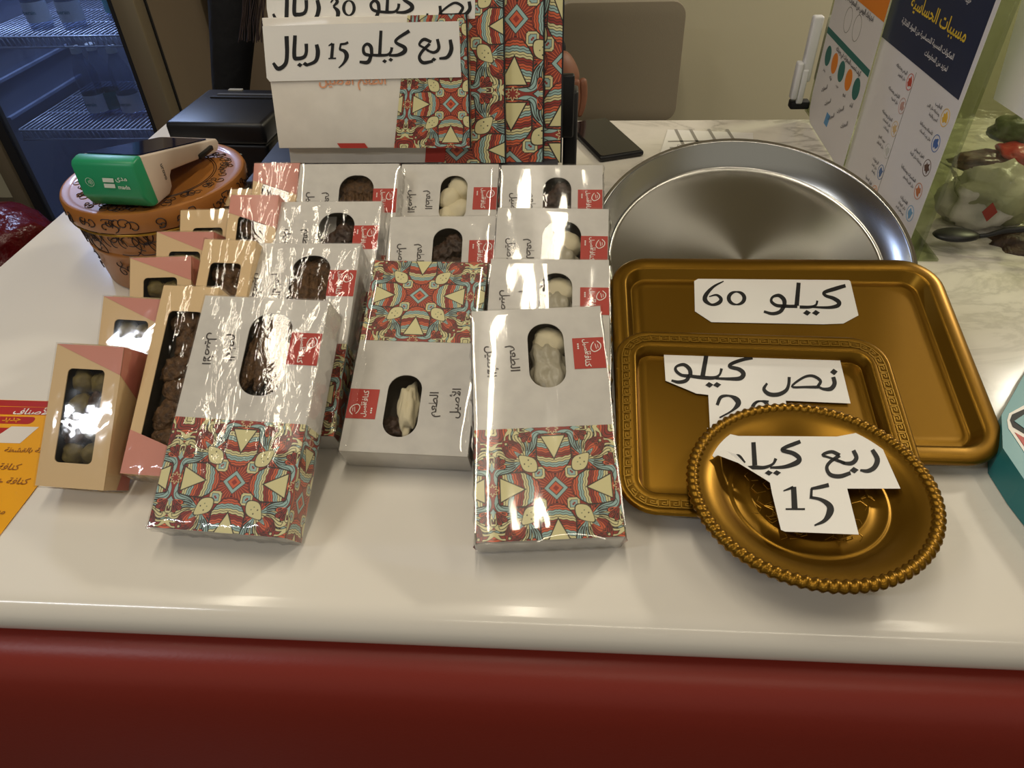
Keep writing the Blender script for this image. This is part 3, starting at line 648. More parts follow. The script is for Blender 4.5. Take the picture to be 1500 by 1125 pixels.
# big rectangular tray
BW, BH, BT = .360, .259, .253
_s = .985; BW *= _s; BH *= _s; _p = EYE+(Vector((.059, .471, .014))-EYE)*_s
MB_ = plane_frame(_p.x, _p.y, _p.z, -.001, BT)
t = thing('serving_tray', 'large plain gold rectangular tray leaning on the steel one', 'tray', MB_)
link('tray_body', tray_mesh('tray_body', BW, BH, .040, [(0, -.007), (-.001, -.004), (0, -.001), (.002, .0005), (.008, .001), (.014, .0004), (.017, -.001), (.021, -.0125), (.0235, -.0135), (.028, -.0125), (.031, -.0125), (.033, -.0128)], M_gold), t)
# medium tray with key border
TW, TH = .270, .211
_s = .975; TW *= _s; TH *= _s; _p = EYE+(Vector((.055, .403, .013))-EYE)*_s
MM_ = plane_frame(_p.x, _p.y, _p.z, -.029, .209)
t = thing('serving_tray', 'medium gold tray with a key-pattern rim', 'tray', MM_)
link('tray_body', tray_mesh('tray_body', TW, TH, .034, [(0, -.004), (-.001, -.002), (0, 0), (.002, .001), (.004, .0002), (.014, .0004), (.0175, .0008), (.0195, -.0002), (.023, -.0115), (.025, -.012), (.03, -.0115)], M_gold), t)
k = MB()
def key_run(a, b, n_):
    a, b = Vector(a), Vector(b); d = (b-a)/n_; L = d.length; e = d.normalized(); nn = Vector((-e.y, e.x)); u = L/6; hh = .0068
    for i in range(n_):
        o_ = a+d*i; pts = [(0, 0), (0, 1), (5, 1), (5, .3), (2.2, .3), (2.2, .62), (3.6, .62)]
        q = [o_+e*(p[0]*u)+nn*(p[1]*hh) for p in pts]+[]
        segs = list(zip(q[:-1], q[1:]))+[(o_, o_+d)]
        for s0, s1 in segs:
            dd = (s1-s0).normalized() if (s1-s0).length > 0 else e; m_ = Vector((-dd.y, dd.x))*.00055
            s0_, s1_ = s0-dd*.0005, s1+dd*.0005
            k.add([(*(s0_-m_), .0010), (*(s1_-m_), .0010), (*(s1_+m_), .0010), (*(s0_+m_), .0010)], [(0, 1, 2, 3)])
r_ = .034; i0 = .0055
key_run((r_, i0), (TW-r_, i0), 20); key_run((TW-i0, r_), (TW-i0, TH-r_), 14); key_run((TW-r_, TH-i0), (r_, TH-i0), 20); key_run((i0, TH-r_), (i0, r_), 14)
for cx, cy, a0 in ((TW-r_, TH-r_, 0), (r_, TH-r_, 90), (r_, r_, 180), (TW-r_, r_, 270)):
    for q in range(4):
        a, b = R(a0+22.5*q), R(a0+22.5*(q+1)); key_run((cx+(r_-i0)*math.cos(a), cy+(r_-i0)*math.sin(a)), (cx+(r_-i0)*math.cos(b), cy+(r_-i0)*math.sin(b)), 1)
tag(link('key_border', k.mesh('key_border', M_golddk), t), kind='stuff')
# round plate with rope rim
PR = .107
n_p = Vector((-math.sin(.045), -math.sin(.015), 1)).normalized(); e1 = Vector((1, 0, 0)); e1 = (e1-n_p*e1.dot(n_p)).normalized(); e2 = n_p.cross(e1)
pc = Vector((.226, .434, .012+.107*math.hypot(math.sin(.045), math.sin(.015))+.030))
# lifted so that it rests on the trays beneath; centre moved along the line of sight, scaled to match
kk = (EYE.z-pc.z)/(EYE.z-(pc.z-.030)); pc = EYE+(Vector((pc.x, pc.y, pc.z-.030))-EYE)*kk; PR *= kk
MP_ = Matrix(((e1.x, e2.x, n_p.x, pc.x), (e1.y, e2.y, n_p.y, pc.y), (e1.z, e2.z, n_p.z, pc.z), (0, 0, 0, 1)))
t = thing('serving_plate', 'round gold plate with a rope edge, frontmost of the trays', 'plate', MP_)
V, Fc = lathe([(PR-.008, -.004), (PR-.009, .0005), (PR-.013, 0), (PR-.022, -.002), (PR-.030, -.009), (PR-.035, -.0115), (.064, -.012), (.063, -.0113), (.061, -.0113), (.060, -.012), (.049, -.012), (.048, -.0114), (.0465, -.0114), (.0455, -.012), (.025, -.012), (.004, -.012)], 112)
me = mesh('plate_body', V, Fc, M_gold); smooth_angle(me, 60); link('plate_body', me, t)
n1, n2 = 84*6, 12; V = []
for i in range(n1):
    a = 2*math.pi*i/n1
    for j in range(n2):
        p = 2*math.pi*j/n2; r_ = .0045*(1+.15*math.cos(84*a-p)) ; V.append(((PR-.005+r_*1.15*math.cos(p))*math.cos(a), (PR-.005+r_*1.15*math.cos(p))*math.sin(a), -.001+r_*.95*math.sin(p)))
me = mesh('rope_edge', V, [(i*n2+j, ((i+1) % n1)*n2+j, ((i+1) % n1)*n2+(j+1) % n2, i*n2+(j+1) % n2) for i in range(n1) for j in range(n2)], M_gold, True); link('rope_edge', me, t)
k = MB()
for i in range(60):      # embossed flourishes on the well
    a = random.uniform(0, 6.28); r_ = random.uniform(.03, .052); x, y = r_*math.cos(a), r_*math.sin(a); b = a+random.uniform(-1, 1)
    k.tube([(x+.004*math.cos(b+q*1.2)*(1+.3*q), y+.004*math.sin(b+q*1.2)*(1+.3*q), -.0118) for q in range(4)], .0004, 5)
tag(link('embossing', k.mesh('embossing', M_golddk), t), kind='stuff')

def sign_on(name, label, Mf, h, poly, strokes, sc, offp, bend=None, flap=None):
    """paper lying in the tray plane raised by h; bend(x,y)->extra lift"""
    n = (Mf.to_3x3() @ Vector((0, 0, 1))); p0 = Mf @ Vector((0, 0, h)); Mi = Mf.inverted()
    def loc(a, b): return Mi @ unp(offp[0]+a/sc, offp[1]+b/sc, p0, n)
    P = [loc(*p) for p in poly]; cx = sum(p.x for p in P)/len(P); cy = sum(p.y for p in P)/len(P)
    o = thing(name, label, 'sign', Mf @ Matrix.Translation((cx, cy, h)))
    k = MB(); k.prism([(p.x-cx, p.y-cy) for p in P], -.0003, 0); me = k.mesh('paper_sheet', M_paper)
    def tf(a, b): p = loc(a, b); return (p.x-cx, p.y-cy)
    ms = strokes_mesh('lettering', strokes, tf, M_blk, .0003)
    if bend:
        bm = bmesh.new(); bm.from_mesh(me); bmesh.ops.subdivide_edges(bm, edges=[e for e in bm.edges if e.calc_length() > .01], cuts=3, use_grid_fill=True)
        bm.to_mesh(me); bm.free()
        for q in (me, ms):
            for v in q.vertices: v.co.z += bend(v.co.x, v.co.y)
        q = me; q.polygons.foreach_set('use_smooth', [False]*len(q.polygons))
    link('paper_sheet', me, o); link('lettering', ms, o)
    if flap:
        fp = [tf(a, b)+(z,) for a, b, z in flap]; kf = MB(); kf.add(fp, [tuple(range(len(fp)))]); link('folded_corner', kf.mesh('folded_corner', M_paper), o)
    return o
s60 = [[(1318,165,26),(1235,190,30),(1140,222,26),(1150,250,22),(1215,272,28),(1262,305,32),(1250,335,30),(1180,350,22),(1080,348,16),(1030,345,14)], [(1080,292,16),(1068,328,16),(1020,346,22),(930,346,24)],
  [(922,140,30),(905,335,34)], [(910,340,26),(850,340,24),(795,338,24)], [(802,338,28),(798,285,32),(755,248,26),(702,262,18),(692,300,22),(735,332,24),(800,338,26)], [(800,335,32),(765,385,28),(700,402,24),(628,384,18)], ('dot',992,395,34,24), ('dot',1068,395,34,24),
  [(288,128,8),(205,172,18),(142,238,30),(132,288,34),(185,326,18),(245,312,28),(266,278,26),(228,244,16),(165,258,7)], ('oval',397,271,66,54,12,34)]
sign_on('price_sign', 'paper sign with clipped corners reading 60, on the large tray', MB_, -.0118, [(40,125),(148,63),(640,58),(1272,55),(1360,128),(1428,415),(1300,484),(1130,490),(185,472),(46,380)], s60, 5.769, (1010, 390))
sh = [[(258,250,26),(250,205,26),(208,172,22),(155,185,16),(150,215,20),(190,248,20),(250,256,24)], [(250,250,24),(225,288,24),(170,300,22),(118,288,14)], [(375,92,28),(345,260,30)], [(255,256,20),(345,266,24),(430,268,22),(470,245,14),(485,200,18)],
  [(440,272,14),(540,276,20),(620,272,28),(645,240,30),(615,207,26),(545,187,22),(562,163,22),(640,135,22),(712,122,20)], ('dot',395,320,30,21), ('dot',452,320,30,21),
  ('dot',1307,225,28,24), [(1302,262,26),(1312,310,28),(1285,348,28),(1230,350,18),(1190,332,14)], [(1190,332,20),(1208,290,20),(1150,254,18),(1080,268,16),(1000,332,14),(1100,336,16),(1195,336,20)], [(980,262,20),(975,320,20),(955,362,24),(900,390,27),(835,388,27),(795,352,22),(818,308,14)],
  [(452,468,20),(480,410,22),(540,400,14),(592,425,34),(606,460,34),(560,510,14),(470,560,10)], [(730,452,8),(780,438,10),(830,442,14)], ('oval',770,500,60,62,10,30)]
sign_on('price_sign', 'torn paper sign on the key-rim tray, its number half hidden by the plate', MM_, -.0095, [(60,64),(120,55),(250,75),(830,90),(1345,108),(1430,455),(955,434),(985,640),(400,640),(388,392),(300,382),(230,352),(75,288)], sh, 5, (960, 500))
sq = [[(215,272,8),(258,268,26),(300,320,26)], [(368,165,28),(378,335,32)], [(325,352,22),(380,350,26),(450,350,22),(510,325,16),(533,285,20)], [(490,352,14),(600,345,24),(690,312,34),(700,278,30),(655,245,28),(582,225,26),(602,203,24),(660,180,26),(712,160,24)], ('dot',480,390,30,20), ('dot',540,390,30,20),
  [(1238,220,26),(1275,290,34),(1255,348,32),(1205,376,26),(1150,370,14)], [(1100,225,26),(1122,280,28),(1090,318,28),(1030,318,20),(985,298,14)], ('dot',1105,370,34,24), [(1000,262,26),(940,235,22),(875,258,18),(925,278,14),(985,300,20),(1040,318,18)], [(1000,262,24),(935,305,22),(905,350,22),(930,402,26),(1000,415,28),(1080,390,24)],
  [(588,522,8),(660,495,20)], [(662,492,34),(670,650,38)], [(604,655,11),(745,655,13)], [(920,478,26),(850,495,24),(790,506,16)], [(794,505,16),(790,570,18)], [(780,568,18),(860,585,22),(920,625,38),(930,672,46),(890,738,26),(815,775,10)]]
sign_on('price_sign', 'curling paper sign on the round plate, reading 15', MP_, -.0010, [(30,58),(200,105),(260,118),(980,122),(1100,100),(1240,65),(1280,68),(1262,95),(1445,503),(1055,503),(1140,840),(600,818),(570,805),(505,540),(490,460),(320,345),(160,232),(80,275),(35,220)], sq, 5, (1030, 615),
        flap=[(78,272,.004),(160,230,.0012),(240,275,.0035),(320,343,.001),(492,462,.001),(440,447,.003),(250,350,.006)])

# ------------------------------------------------------------------ decorated tin with the payment terminal
M_tin = mat('orange_tin', (176, 116, 52), .4, coat=.2, var=(8, (146, 90, 40), .6))
M_tinink = mat('tin_ink', (40, 22, 18), .5)
TC = Vector((-.532, .855, 0))
t = thing('decorated_tin', 'round orange tin with black scrollwork, under the payment terminal', 'tin', loc=TC)
def tin_prof(z):      # radius of the outside at height z
    return .099+.017*(z/.115) + (.004 if z > .098 else 0) + (.0015 if .054 < z < .060 else 0)
V, Fc = lathe([(.060, .001), (.101, .001), (.103, .003), (.108, .053), (.1095, .055), (.1095, .059), (.108, .061), (.1135, .0935), (.110, .094)], 80)
me = mesh('tin_body', V, Fc[:-1], M_tin); smooth_angle(me, 40); link('tin_body', me, t)
V, Fc = lathe([(.113, .0965), (.1185, .0965), (.1195, .0985), (.1205, .118), (.1185, .122), (.115, .123), (.108, .1205), (.105, .120), (.04, .120), (.01, .120)], 80)
me = mesh('tin_lid', V, Fc, M_tin); smooth_angle(me, 40); lid = link('tin_lid', me, t)
k = MB(); rnd = random.Random(3)
def onside(a, z): r_ = (.1035+.0100*(z/.0935) if z < .0935 else .1200)+.0006; return (r_*math.cos(a), r_*math.sin(a), z)
def curl(k, a0, z0, s, turns, zlo, zhi):
    pts = []; ph = rnd.uniform(0, 6.28); dirn = rnd.choice((-1, 1))
    for i in range(26):
        q = i/25; r_ = s*(1-q*.75); an = ph+dirn*turns*2*math.pi*q
        z = min(max(z0+r_*math.sin(an), zlo), zhi); pts.append(onside(a0+r_*math.cos(an)/.11, z))
    k.tube(pts, .0007, 4, caps=False)
for i in range(64): curl(k, rnd.uniform(math.pi*.95, math.pi*2.25), rnd.uniform(.068, .09), rnd.uniform(.010, .024), rnd.uniform(.5, 1.3), .062, .0925)
for i in range(34): curl(k, rnd.uniform(math.pi*.95, math.pi*2.25), rnd.uniform(.028, .05), rnd.uniform(.006, .012), rnd.uniform(.5, 1.3), .02, .053)
tag(link('scrollwork', k.mesh('scrollwork', M_tinink), t), kind='stuff')
k = MB()
for i in range(110): curl(k, rnd.uniform(0, 6.28), rnd.uniform(.102, .114), rnd.uniform(.004, .009), rnd.uniform(.5, 1.2), .098, .117)
for i in range(130):
    a = rnd.uniform(0, 6.28); r0 = rnd.uniform(.085, .102); ph = rnd.uniform(0, 6.28); s = rnd.uniform(.004, .008)
    k.tube([(r0*math.cos(a)+s*(1-q/14*.6)*math.cos(ph+q*.5), r0*math.sin(a)+s*(1-q/14*.6)*math.sin(ph+q*.5), .1204) for q in range(14)], .00045, 4, caps=False)
for r_ in (.078, .081): k.tube([(r_*math.cos(2*math.pi*i/60), r_*math.sin(2*math.pi*i/60), .1203) for i in range(61)], .0005, 4)
k2 = k.mesh('lid_scrollwork', M_tinink); tag(link('lid_scrollwork', k2, lid), kind='stuff')
V, Fc = lathe([(.1175, .0915), (.1190, .0930), (.1175, .0945)], 80); me = mesh('seam_ring', V, Fc[:-1], M_golddk, True); link('seam_ring', me, t)

for _c in t.children: _c.scale = (.955, .955, .985)
# payment terminal: local x = width, y = length away, z up
TA = Vector((-.526, .762, .1215)); tz = -.10
t = thing('payment_terminal', 'white payment terminal with a green head, lying on the orange tin', 'terminal', loc=TA, rz=tz)
M_green = mat('green_plastic', (34, 142, 98), .35); M_tw = mat('terminal_white', (206, 190, 174), .4); M_scr = mat('screen_glass', (14, 20, 58), .06, coat=.6)
hw = .0385
side = [(.006, 0), (.038, .0), (.047, .006), (.050, .018), (.056, .023), (.158, .003), (.168, .004), (.174, .012), (.171, .018), (.010, .060), (.004, .060), (.002, .02)]
k = MB(); n = len(side); k.V = [(-hw, y, z) for y, z in side]+[(hw, y, z) for y, z in side]
k.F = [(i, (i+1) % n, (i+1) % n+n, i+n) for i in range(n)]+[tuple(range(n-1, -1, -1)), tuple(range(n, 2*n))]; k.I = [0]*len(k.F)
me = k.mesh('terminal_body', M_tw); bevel(me, .0022, 3); link('terminal_body', me, t)
hd = [(-.012, .018), (-.003, .004), (.002, .001), (.012, .001), (.010, .0615), (.002, .062), (-.008, .060), (-.011, .055)]
k = MB(); n = len(hd); k.V = [(-hw-.0012, y, z) for y, z in hd]+[(hw+.0012, y, z) for y, z in hd]
k.F = [(i, (i+1) % n, (i+1) % n+n, i+n) for i in range(n)]+[tuple(range(n-1, -1, -1)), tuple(range(n, 2*n))]; k.I = [0]*len(k.F)
me = k.mesh('printer_head', M_green); bevel(me, .003, 3); hdo = link('printer_head', me, t)
sl_ = math.atan2(.018-.060, .171-.010)
Ms = Matrix.Translation((0, .012, .0602)) @ Matrix.Rotation(sl_, 4, 'X')
k = MB(); k.prism(rr(-hw+.004, 0, hw-.004, .148, .004), 0, .0009); link('screen', k.mesh('screen', M_scr), t, Ms)
Mh = Matrix.Translation((0, -.0127, .036)) @ Matrix.Rotation(math.pi/2, 4, 'X')
M_tprint = mat('pale_print', (214, 226, 218), .5)
pr = [(text_mesh('مدى', M_tprint, width=.015), T(.020, .0045, 0), 0), (text_mesh('mada', M_tprint, width=.015, arabic=False), T(.020, -.0045, 0), 0)]
k = MB(); k.prism([(-.0045, .001), (.0095, .001), (.0105, .006), (-.0035, .006)], 0, .0002); k.prism([(-.0055, -.006), (.0085, -.006), (.0095, -.001), (-.0045, -.001)], 0, .0002)
pr.append((k.mesh('x', M_tprint), T(0, 0), 0))
pr.append((strokes_mesh('x', [[(0, 0, .5), (.8, 1.5, .5), (0, 3, .5)], [(1.6, -.8, .5), (2.8, 1.5, .5), (1.6, 3.8, .5)], [(3.2, -1.6, .5), (4.8, 1.5, .5), (3.2, 4.6, .5)], ('oval', 1.8, 1.5, 5.2, 5.2, .4, .4)], lambda a, b: (a*.001-.024, b*.001-.0015), M_tprint, 0), T(0, 0), 0))
link('logo', merge('logo', pr, [M_tprint]), hdo, Mh)
link('lettering', text_mesh('urovo', M_ink, width=.020, arabic=False), t, Matrix.Translation((hw+.0004, .040, .028)) @ Matrix.Rotation(math.pi/2, 4, 'Z') @ Matrix.Rotation(math.pi/2, 4, 'X') @ Matrix.Rotation(-math.pi/2, 4, 'Z'))
link('strap_loop', boxmesh('strap_loop', (hw-.002, .118, .010), (hw+.004, .152, .017), M_blackp, .002), t)
# receipt printer
t = thing('receipt_printer', 'square black receipt printer beside the orange tin', 'printer', loc=(-.522, 1.110, 0), rz=-.06)
link('printer_body', boxmesh('printer_body', (-.072, -.072, .001), (.078, .075, .088), M_blackp, .006, 3), t)
me = boxmesh('printer_lid', (-.075, -.077, .0885), (.081, .078, .122), M_blackp, .007, 3); pl_ = link('printer_lid', me, t)
link('paper_slot', boxmesh('paper_slot', (-.045, .045, .122), (.055, .052, .1232), mat('slot_grey', (70, 70, 72), .5)), pl_)
link('lid_catch', boxmesh('lid_catch', (-.050, .030, .1215), (.060, .036, .1245), M_blackm, .001), pl_)
link('indicator', boxmesh('indicator', (-.035, .066, .1215), (-.012, .074, .1235), mat('pale_grey', (150, 148, 140), .5)), pl_)
link('lettering', text_mesh('PC', M_tprint, width=.012, arabic=False), t, Matrix.Translation((.028, -.0725, .070)) @ Matrix.Rotation(math.pi/2, 4, 'X'))

# ------------------------------------------------------------------ phone, form, menu leaflet
ph = [unz(*q, .011) for q in ((840, 203), (868, 175), (938, 222), (902, 236))]
cx = sum(p.x for p in ph)/4; cy = sum(p.y for p in ph)/4
t = thing('smartphone', 'black smartphone lying by the grey chair end of the counter', 'phone', loc=(.075, 1.262, 0), rz=.35)
me = boxmesh('phone_body', (-.041, -.085, .001), (.041, .085, .0105), M_blackp, .004, 3); link('phone_body', me, t)
k = MB(); k.prism(rr(-.037, -.081, .037, .081, .006), .0105, .011); link('phone_screen', k.mesh('phone_screen', mat('phone_glass', (16, 17, 20), .1, coat=.5)), t)
t = thing('paper_form', 'white printed form lying behind the steel tray', 'paper', loc=(.27, 1.22, .001))
P = [unz(*q, .001) for q in ((978, 190), (1103, 195), (1105, 260), (955, 262))]
k = MB(); k.prism([(p.x-.27, p.y-1.22) for p in reversed(P)], 0, .0004); link('sheet', k.mesh('sheet', M_paper), t)
st = [[(x, -4, .5), (x-1, 8, .5)] for x in (-6, -3.3, 0, 3.3)]; st += [[(-9, .8, .5), (7, .4, .5)], [(-9, 3.2, .4), (7, 3.6, .4)]]
M_faint = mat('faint_ink', (150, 146, 140), .7)
link('ruled_lines', strokes_mesh('ruled_lines', st, lambda a, b: (a*.01+.01, b*.012), M_faint, .0006), t)
pr = [(text_mesh(s_, M_faint, width=.022), T(-.055+.034*i, .022, .0007), 0) for i, s_ in enumerate(('الاسم', 'التاريخ', 'المبلغ', 'رقم'))]
link('lettering', merge('lettering', pr, [M_faint]), t)
M_yel = mat('leaflet_yellow', (236, 166, 22), .4); M_lred = mat('leaflet_red', (176, 40, 28), .4)
t = thing('menu_leaflet', 'yellow menu leaflet lying at the left edge of the counter', 'leaflet', loc=(-.58, .44, .0008))
k = MB(); k.prism([(-.13, -.155), (.084, -.155), (.086, -.03), (.086, .102), (-.13, .104)], 0, .0005); link('sheet', k.mesh('sheet', M_yel), t)
k = MB(); k.prism([(-.13, .094), (.086, .092), (.086, .1015), (-.13, .1035)], .0005, .0006); k.prism([(-.034, .080), (.075, .080), (.080, .092), (-.026, .092)], .0006, .0007)
for (x, y) in ((.000, .048), (-.045, .012)): k.prism([(x-.03, y-.012), (x+.012, y-.012), (x+.022, y+.012), (x-.02, y+.012)], .0005, .0006)
k.prism(rr(-.02, .066, .03, .077, .005), .0005, .0006)
link('red_print', k.mesh('red_print', M_lred), t)
for P_ in ([(.0, .038), (.035, .038), (.041, .062), (.011, .062)], [(-.05, .004), (-.02, .002), (-.018, .02), (-.044, .016)], [(-.09, -.03), (-.052, -.035), (-.048, -.012), (-.08, -.008)]):
    k = MB(); k.prism(P_, .0006, .0008); link('picture', k.mesh('picture', mat('leaflet_white', (226, 218, 206), .5)), t)
M_brn = mat('leaflet_brown', (150, 92, 16), .5)
pr = [(text_mesh('قائمة الأصناف', M_white, width=.07), T(.035, .086, .0009), 1), (text_mesh('جديد', M_yel, width=.02), T(.005, .0715, .0009), 2)]
for i, (y, s_) in enumerate(((.028, 'كنافة بالقشطة'), (.006, 'كنافة ناعمة'), (-.012, 'كنافة خشنة'), (-.034, 'بقلاوة مشكلة'), (-.050, 'معمول بالتمر'), (-.072, 'حلا اليوم'), (-.095, 'الطعم الأصيل'), (-.12, 'طلبات المناسبات'))):
    pr.append((text_mesh(s_, M_brn, width=.05), T(.05-.02*(i % 2), y, .0009), 0))
link('lettering', merge('lettering', pr, [M_brn, M_white, M_yel]), t)

# ------------------------------------------------------------------ notices on the clear stand
XS = .462
M_navy = mat('notice_navy', (34, 44, 72), .4); M_teal = mat('notice_teal', (44, 110, 104), .5); M_or = mat('notice_orange', (232, 134, 38), .45); M_ntx = mat('notice_ink', (70, 68, 78), .6); M_yt = mat('notice_yellow', (232, 196, 60), .5)
RS = Matrix(((0, 0, -1, 0), (-1, 0, 0, 0), (0, 1, 0, 0), (0, 0, 0, 1)))     # local x -> -Y, local y -> Z, normal -> -X
acr = film('acrylic', (228, 232, 218), .02, 5, .02, .001)
t = thing('acrylic_stand', 'clear acrylic panel standing on the counter, holding the notices', 'stand', loc=(.47, 1.12, 0))
link('panel', boxmesh('panel', (.0, -.27, .001), (.004, .29, .42), acr), t)
link('foot', boxmesh('foot', (-.004, -.27, .001), (.03, .29, .004), acr), t)
t = thing('allergen_notice', 'white notice with navy header and yellow heading on the clear stand', 'notice', Matrix.Translation((XS, 1.003, 0)) @ RS)
Wn = .138
M_notep = mat('notice_paper', (226, 222, 224), .45)
k = MB(); k.prism([(-Wn, .0), (Wn, .0), (Wn, .40), (-Wn, .40)], -.0006, 0); link('sheet', k.mesh('sheet', M_notep), t)
k = MB(); k.prism([(-Wn, .202), (Wn-.009, .202), (Wn-.009, .40), (-Wn, .40)], 0, .0003); link('header', k.mesh('header', M_navy), t)
pr = [(text_mesh('مسببات الحساسية', M_yt, width=.17), T(.012, .262, .0006), 1), (text_mesh('هيئة الغذاء والدواء', M_notep, width=.07), T(.045, .295, .0006), 2), (text_mesh('المكونات المسببة للحساسية من المواد الغذائية', M_notep, width=.17), T(.0, .236, .0006), 2), (text_mesh('لمزيد من المعلومات', M_notep, width=.07), T(.045, .221, .0006), 2)]
rows = (('الحليب', 'ومنتجاته مثل اللبن', 'الجبن والزبدة', (224, 178, 60)), ('الأسماك ومنتجاتها', 'مثل زيت السمك', '', (60, 100, 170)), ('الفول السوداني', 'ومنتجاته مثل الزبدة', '', (92, 62, 50)), ('المكسرات ومنتجاتها', 'مثل اللوز والفستق', '', (190, 110, 60)), ('القشريات', 'مثل الروبيان', 'وسرطان البحر', (110, 160, 200)), ('السمسم', 'ومنتجاته', '', (90, 90, 90)))
rows2 = (('البيض ومنتجاته', 'مثل المايونيز', '', (190, 70, 50)), ('الكرفس ومنتجاته', 'مثل الشوربة', '', (190, 150, 140)), ('الخردل ومنتجاته', 'مثل الصلصات', 'والمخللات', (212, 180, 130)), ('حبوب القمح', 'مثل الشوفان', '', (200, 200, 196)), ('الرخويات', 'مثل الحبار', 'والمحار', (80, 110, 160)), ('فول الصويا', 'ومنتجاته', '', (222, 140, 60)))

for ci, (rws, xr) in enumerate(((rows, Wn-.024), (rows2, -.006))):
    for i, (a, b, c, colr) in enumerate(rws):
        y = .180-.0315*i-(.004 if ci == 0 else 0)
        im = mat('icon_%d_%d' % (ci, i), colr, .5); icons = MB(); mi = 0
        circ = lambda r_, n=20, x=xr, y=y: [(x+r_*math.cos(6.2832*q/n), y+r_*math.sin(6.2832*q/n)) for q in range(n)]
        icons.prism(circ(.0105), 0, .0003, mi, holes=[list(reversed(circ(.0097)))])
        icons.prism([(xr+.006*(1+.35*math.sin(q*3+i))*math.cos(6.2832*q/12), y+.006*(1+.35*math.cos(q*2.3+i))*math.sin(6.2832*q/12)) for q in range(12)], 0, .0003, mi)
        link('icon', icons.mesh('icon', im), t)
        pr.append((text_mesh(a, M_ntx, height=.0062), None, (xr-.015, y+.006)))
        pr.append((text_mesh(b, M_ntx, height=.0050), None, (xr-.015, y-.002)))
        if c: pr.append((text_mesh(c, M_ntx, height=.0050), None, (xr-.015, y-.0095)))
pp = []
for me_, M_, mi in pr:
    if M_ is None:
        wv_ = max(v.co.x for v in me_.vertices); pp.append((me_, T(mi[0]-wv_, mi[1], .0005), 0))
    else: pp.append((me_, M_, mi))
link('lettering', merge('lettering', pp, [M_ntx, M_yt, M_notep]), t)
k = MB(); k.box((-.0005+.004, .01, 0), (.0045, .195, .0003)); link('divider', k.mesh('divider', M_faint), t)
t = thing('food_leaflet', 'leaflet with orange top and a row of round icons on the clear stand', 'leaflet', Matrix.Translation((XS-.006, 1.247, -.0)) @ Matrix.Rotation(R(-1.5), 4, 'Z') @ RS)
Wl = .122
k = MB(); k.prism([(-Wl+.03, .002), (Wl, .002), (Wl, .40), (-Wl, .40), (-Wl, .05), (-Wl+.006, .02), (-Wl+.016, .008)], -.0006, 0); link('sheet', k.mesh('sheet', M_notep), t)
k = MB(); k.prism([(-Wl, .225), (Wl, .225), (Wl, .30), (-Wl, .30)], 0, .0003); link('orange_band', k.mesh('orange_band', M_or), t)
k = MB(); k.prism([(-Wl, .150), (Wl, .150), (Wl, .160), (-Wl, .160)], 0, .0003); link('teal_band', k.mesh('teal_band', M_teal), t)
for i in range(5):
    x = -.085+.043*i; k = MB(); k.prism([(x+.016*math.cos(6.2832*q/20), .122+.016*math.sin(6.2832*q/20)) for q in range(20)], 0, .0003); link('icon', k.mesh('icon', M_or if i % 2 else M_teal), t)
for x in (-.03, .02):
    c_ = lambda r_, x=x: [(x+r_*math.cos(6.2832*q/20), .192+r_*math.sin(6.2832*q/20)) for q in range(20)]
    k = MB(); k.prism(c_(.019), 0, .0003, 0, holes=[list(reversed(c_(.018)))]); link('icon', k.mesh('icon', M_faint), t)
k = MB(); k.prism([(-.02, .03), (.0, .03), (.004, .05), (-.016, .05)], 0, .0003); link('icon', k.mesh('icon', mat('leaf_blue', (90, 150, 200), .5)), t)
pr = [(text_mesh('ما السعرات الحرارية', M_notep, width=.15), T(.0, .255, .0006), 1), (text_mesh('احتياجك اليومي من السعرات الحرارية', M_ntx, width=.16), T(0, .217, .0006), 0), (text_mesh('كيف تحسب السعرات في وجبتك', M_ntx, width=.14), T(.02, .143, .0006), 0)]
for i, s_ in enumerate(('خضار', 'فواكه', 'حبوب', 'لحوم', 'ألبان')): pr.append((text_mesh(s_, M_ntx, width=.014), T(-.085+.043*i, .098, .0006), 0))
for i in range(5): pr.append((text_mesh('السعرات', M_ntx if i % 2 else M_or, width=.03), T(-.06+.035*i, .075-.012*(i % 3), .0006, .5), 0))
link('lettering', merge('lettering', pr, [M_ntx, M_notep]), t)
M_clip = mat('white_plastic', (226, 226, 232), .3)
t = thing('holder_clip', 'white plastic clip hanging on the left edge of the clear stand', 'clip', loc=(.455, 1.425, .0))
def bar(a, b, r_, m, name, par): k = MB(); k.tube([a, b], r_, 12); me = k.mesh(name, m); bevel(me, r_*.5, 2, 60); return link(name, me, par)
link('clip_bar', boxmesh('clip_bar', (-.009, -.012, .052), (.010, .006, .165), M_clip, .004, 3), t)
link('clip_jaw', boxmesh('clip_jaw', (-.020, -.016, .020), (-.008, .004, .088), M_clip, .004, 3), t)
link('clip_tongue', boxmesh('clip_tongue', (-.008, -.014, .012), (.004, -.004, .075), M_clip, .003, 3), t)
link('clip_pad', boxmesh('clip_pad', (.022, -.010, .05), (.030, .012, .160), mat('frosted_plastic', (180, 180, 160), .5), .003, 3), t)
link('clip_foot', boxmesh('clip_foot', (-.016, -.012, .001), (.020, .010, .016), M_blackm, .003), t)

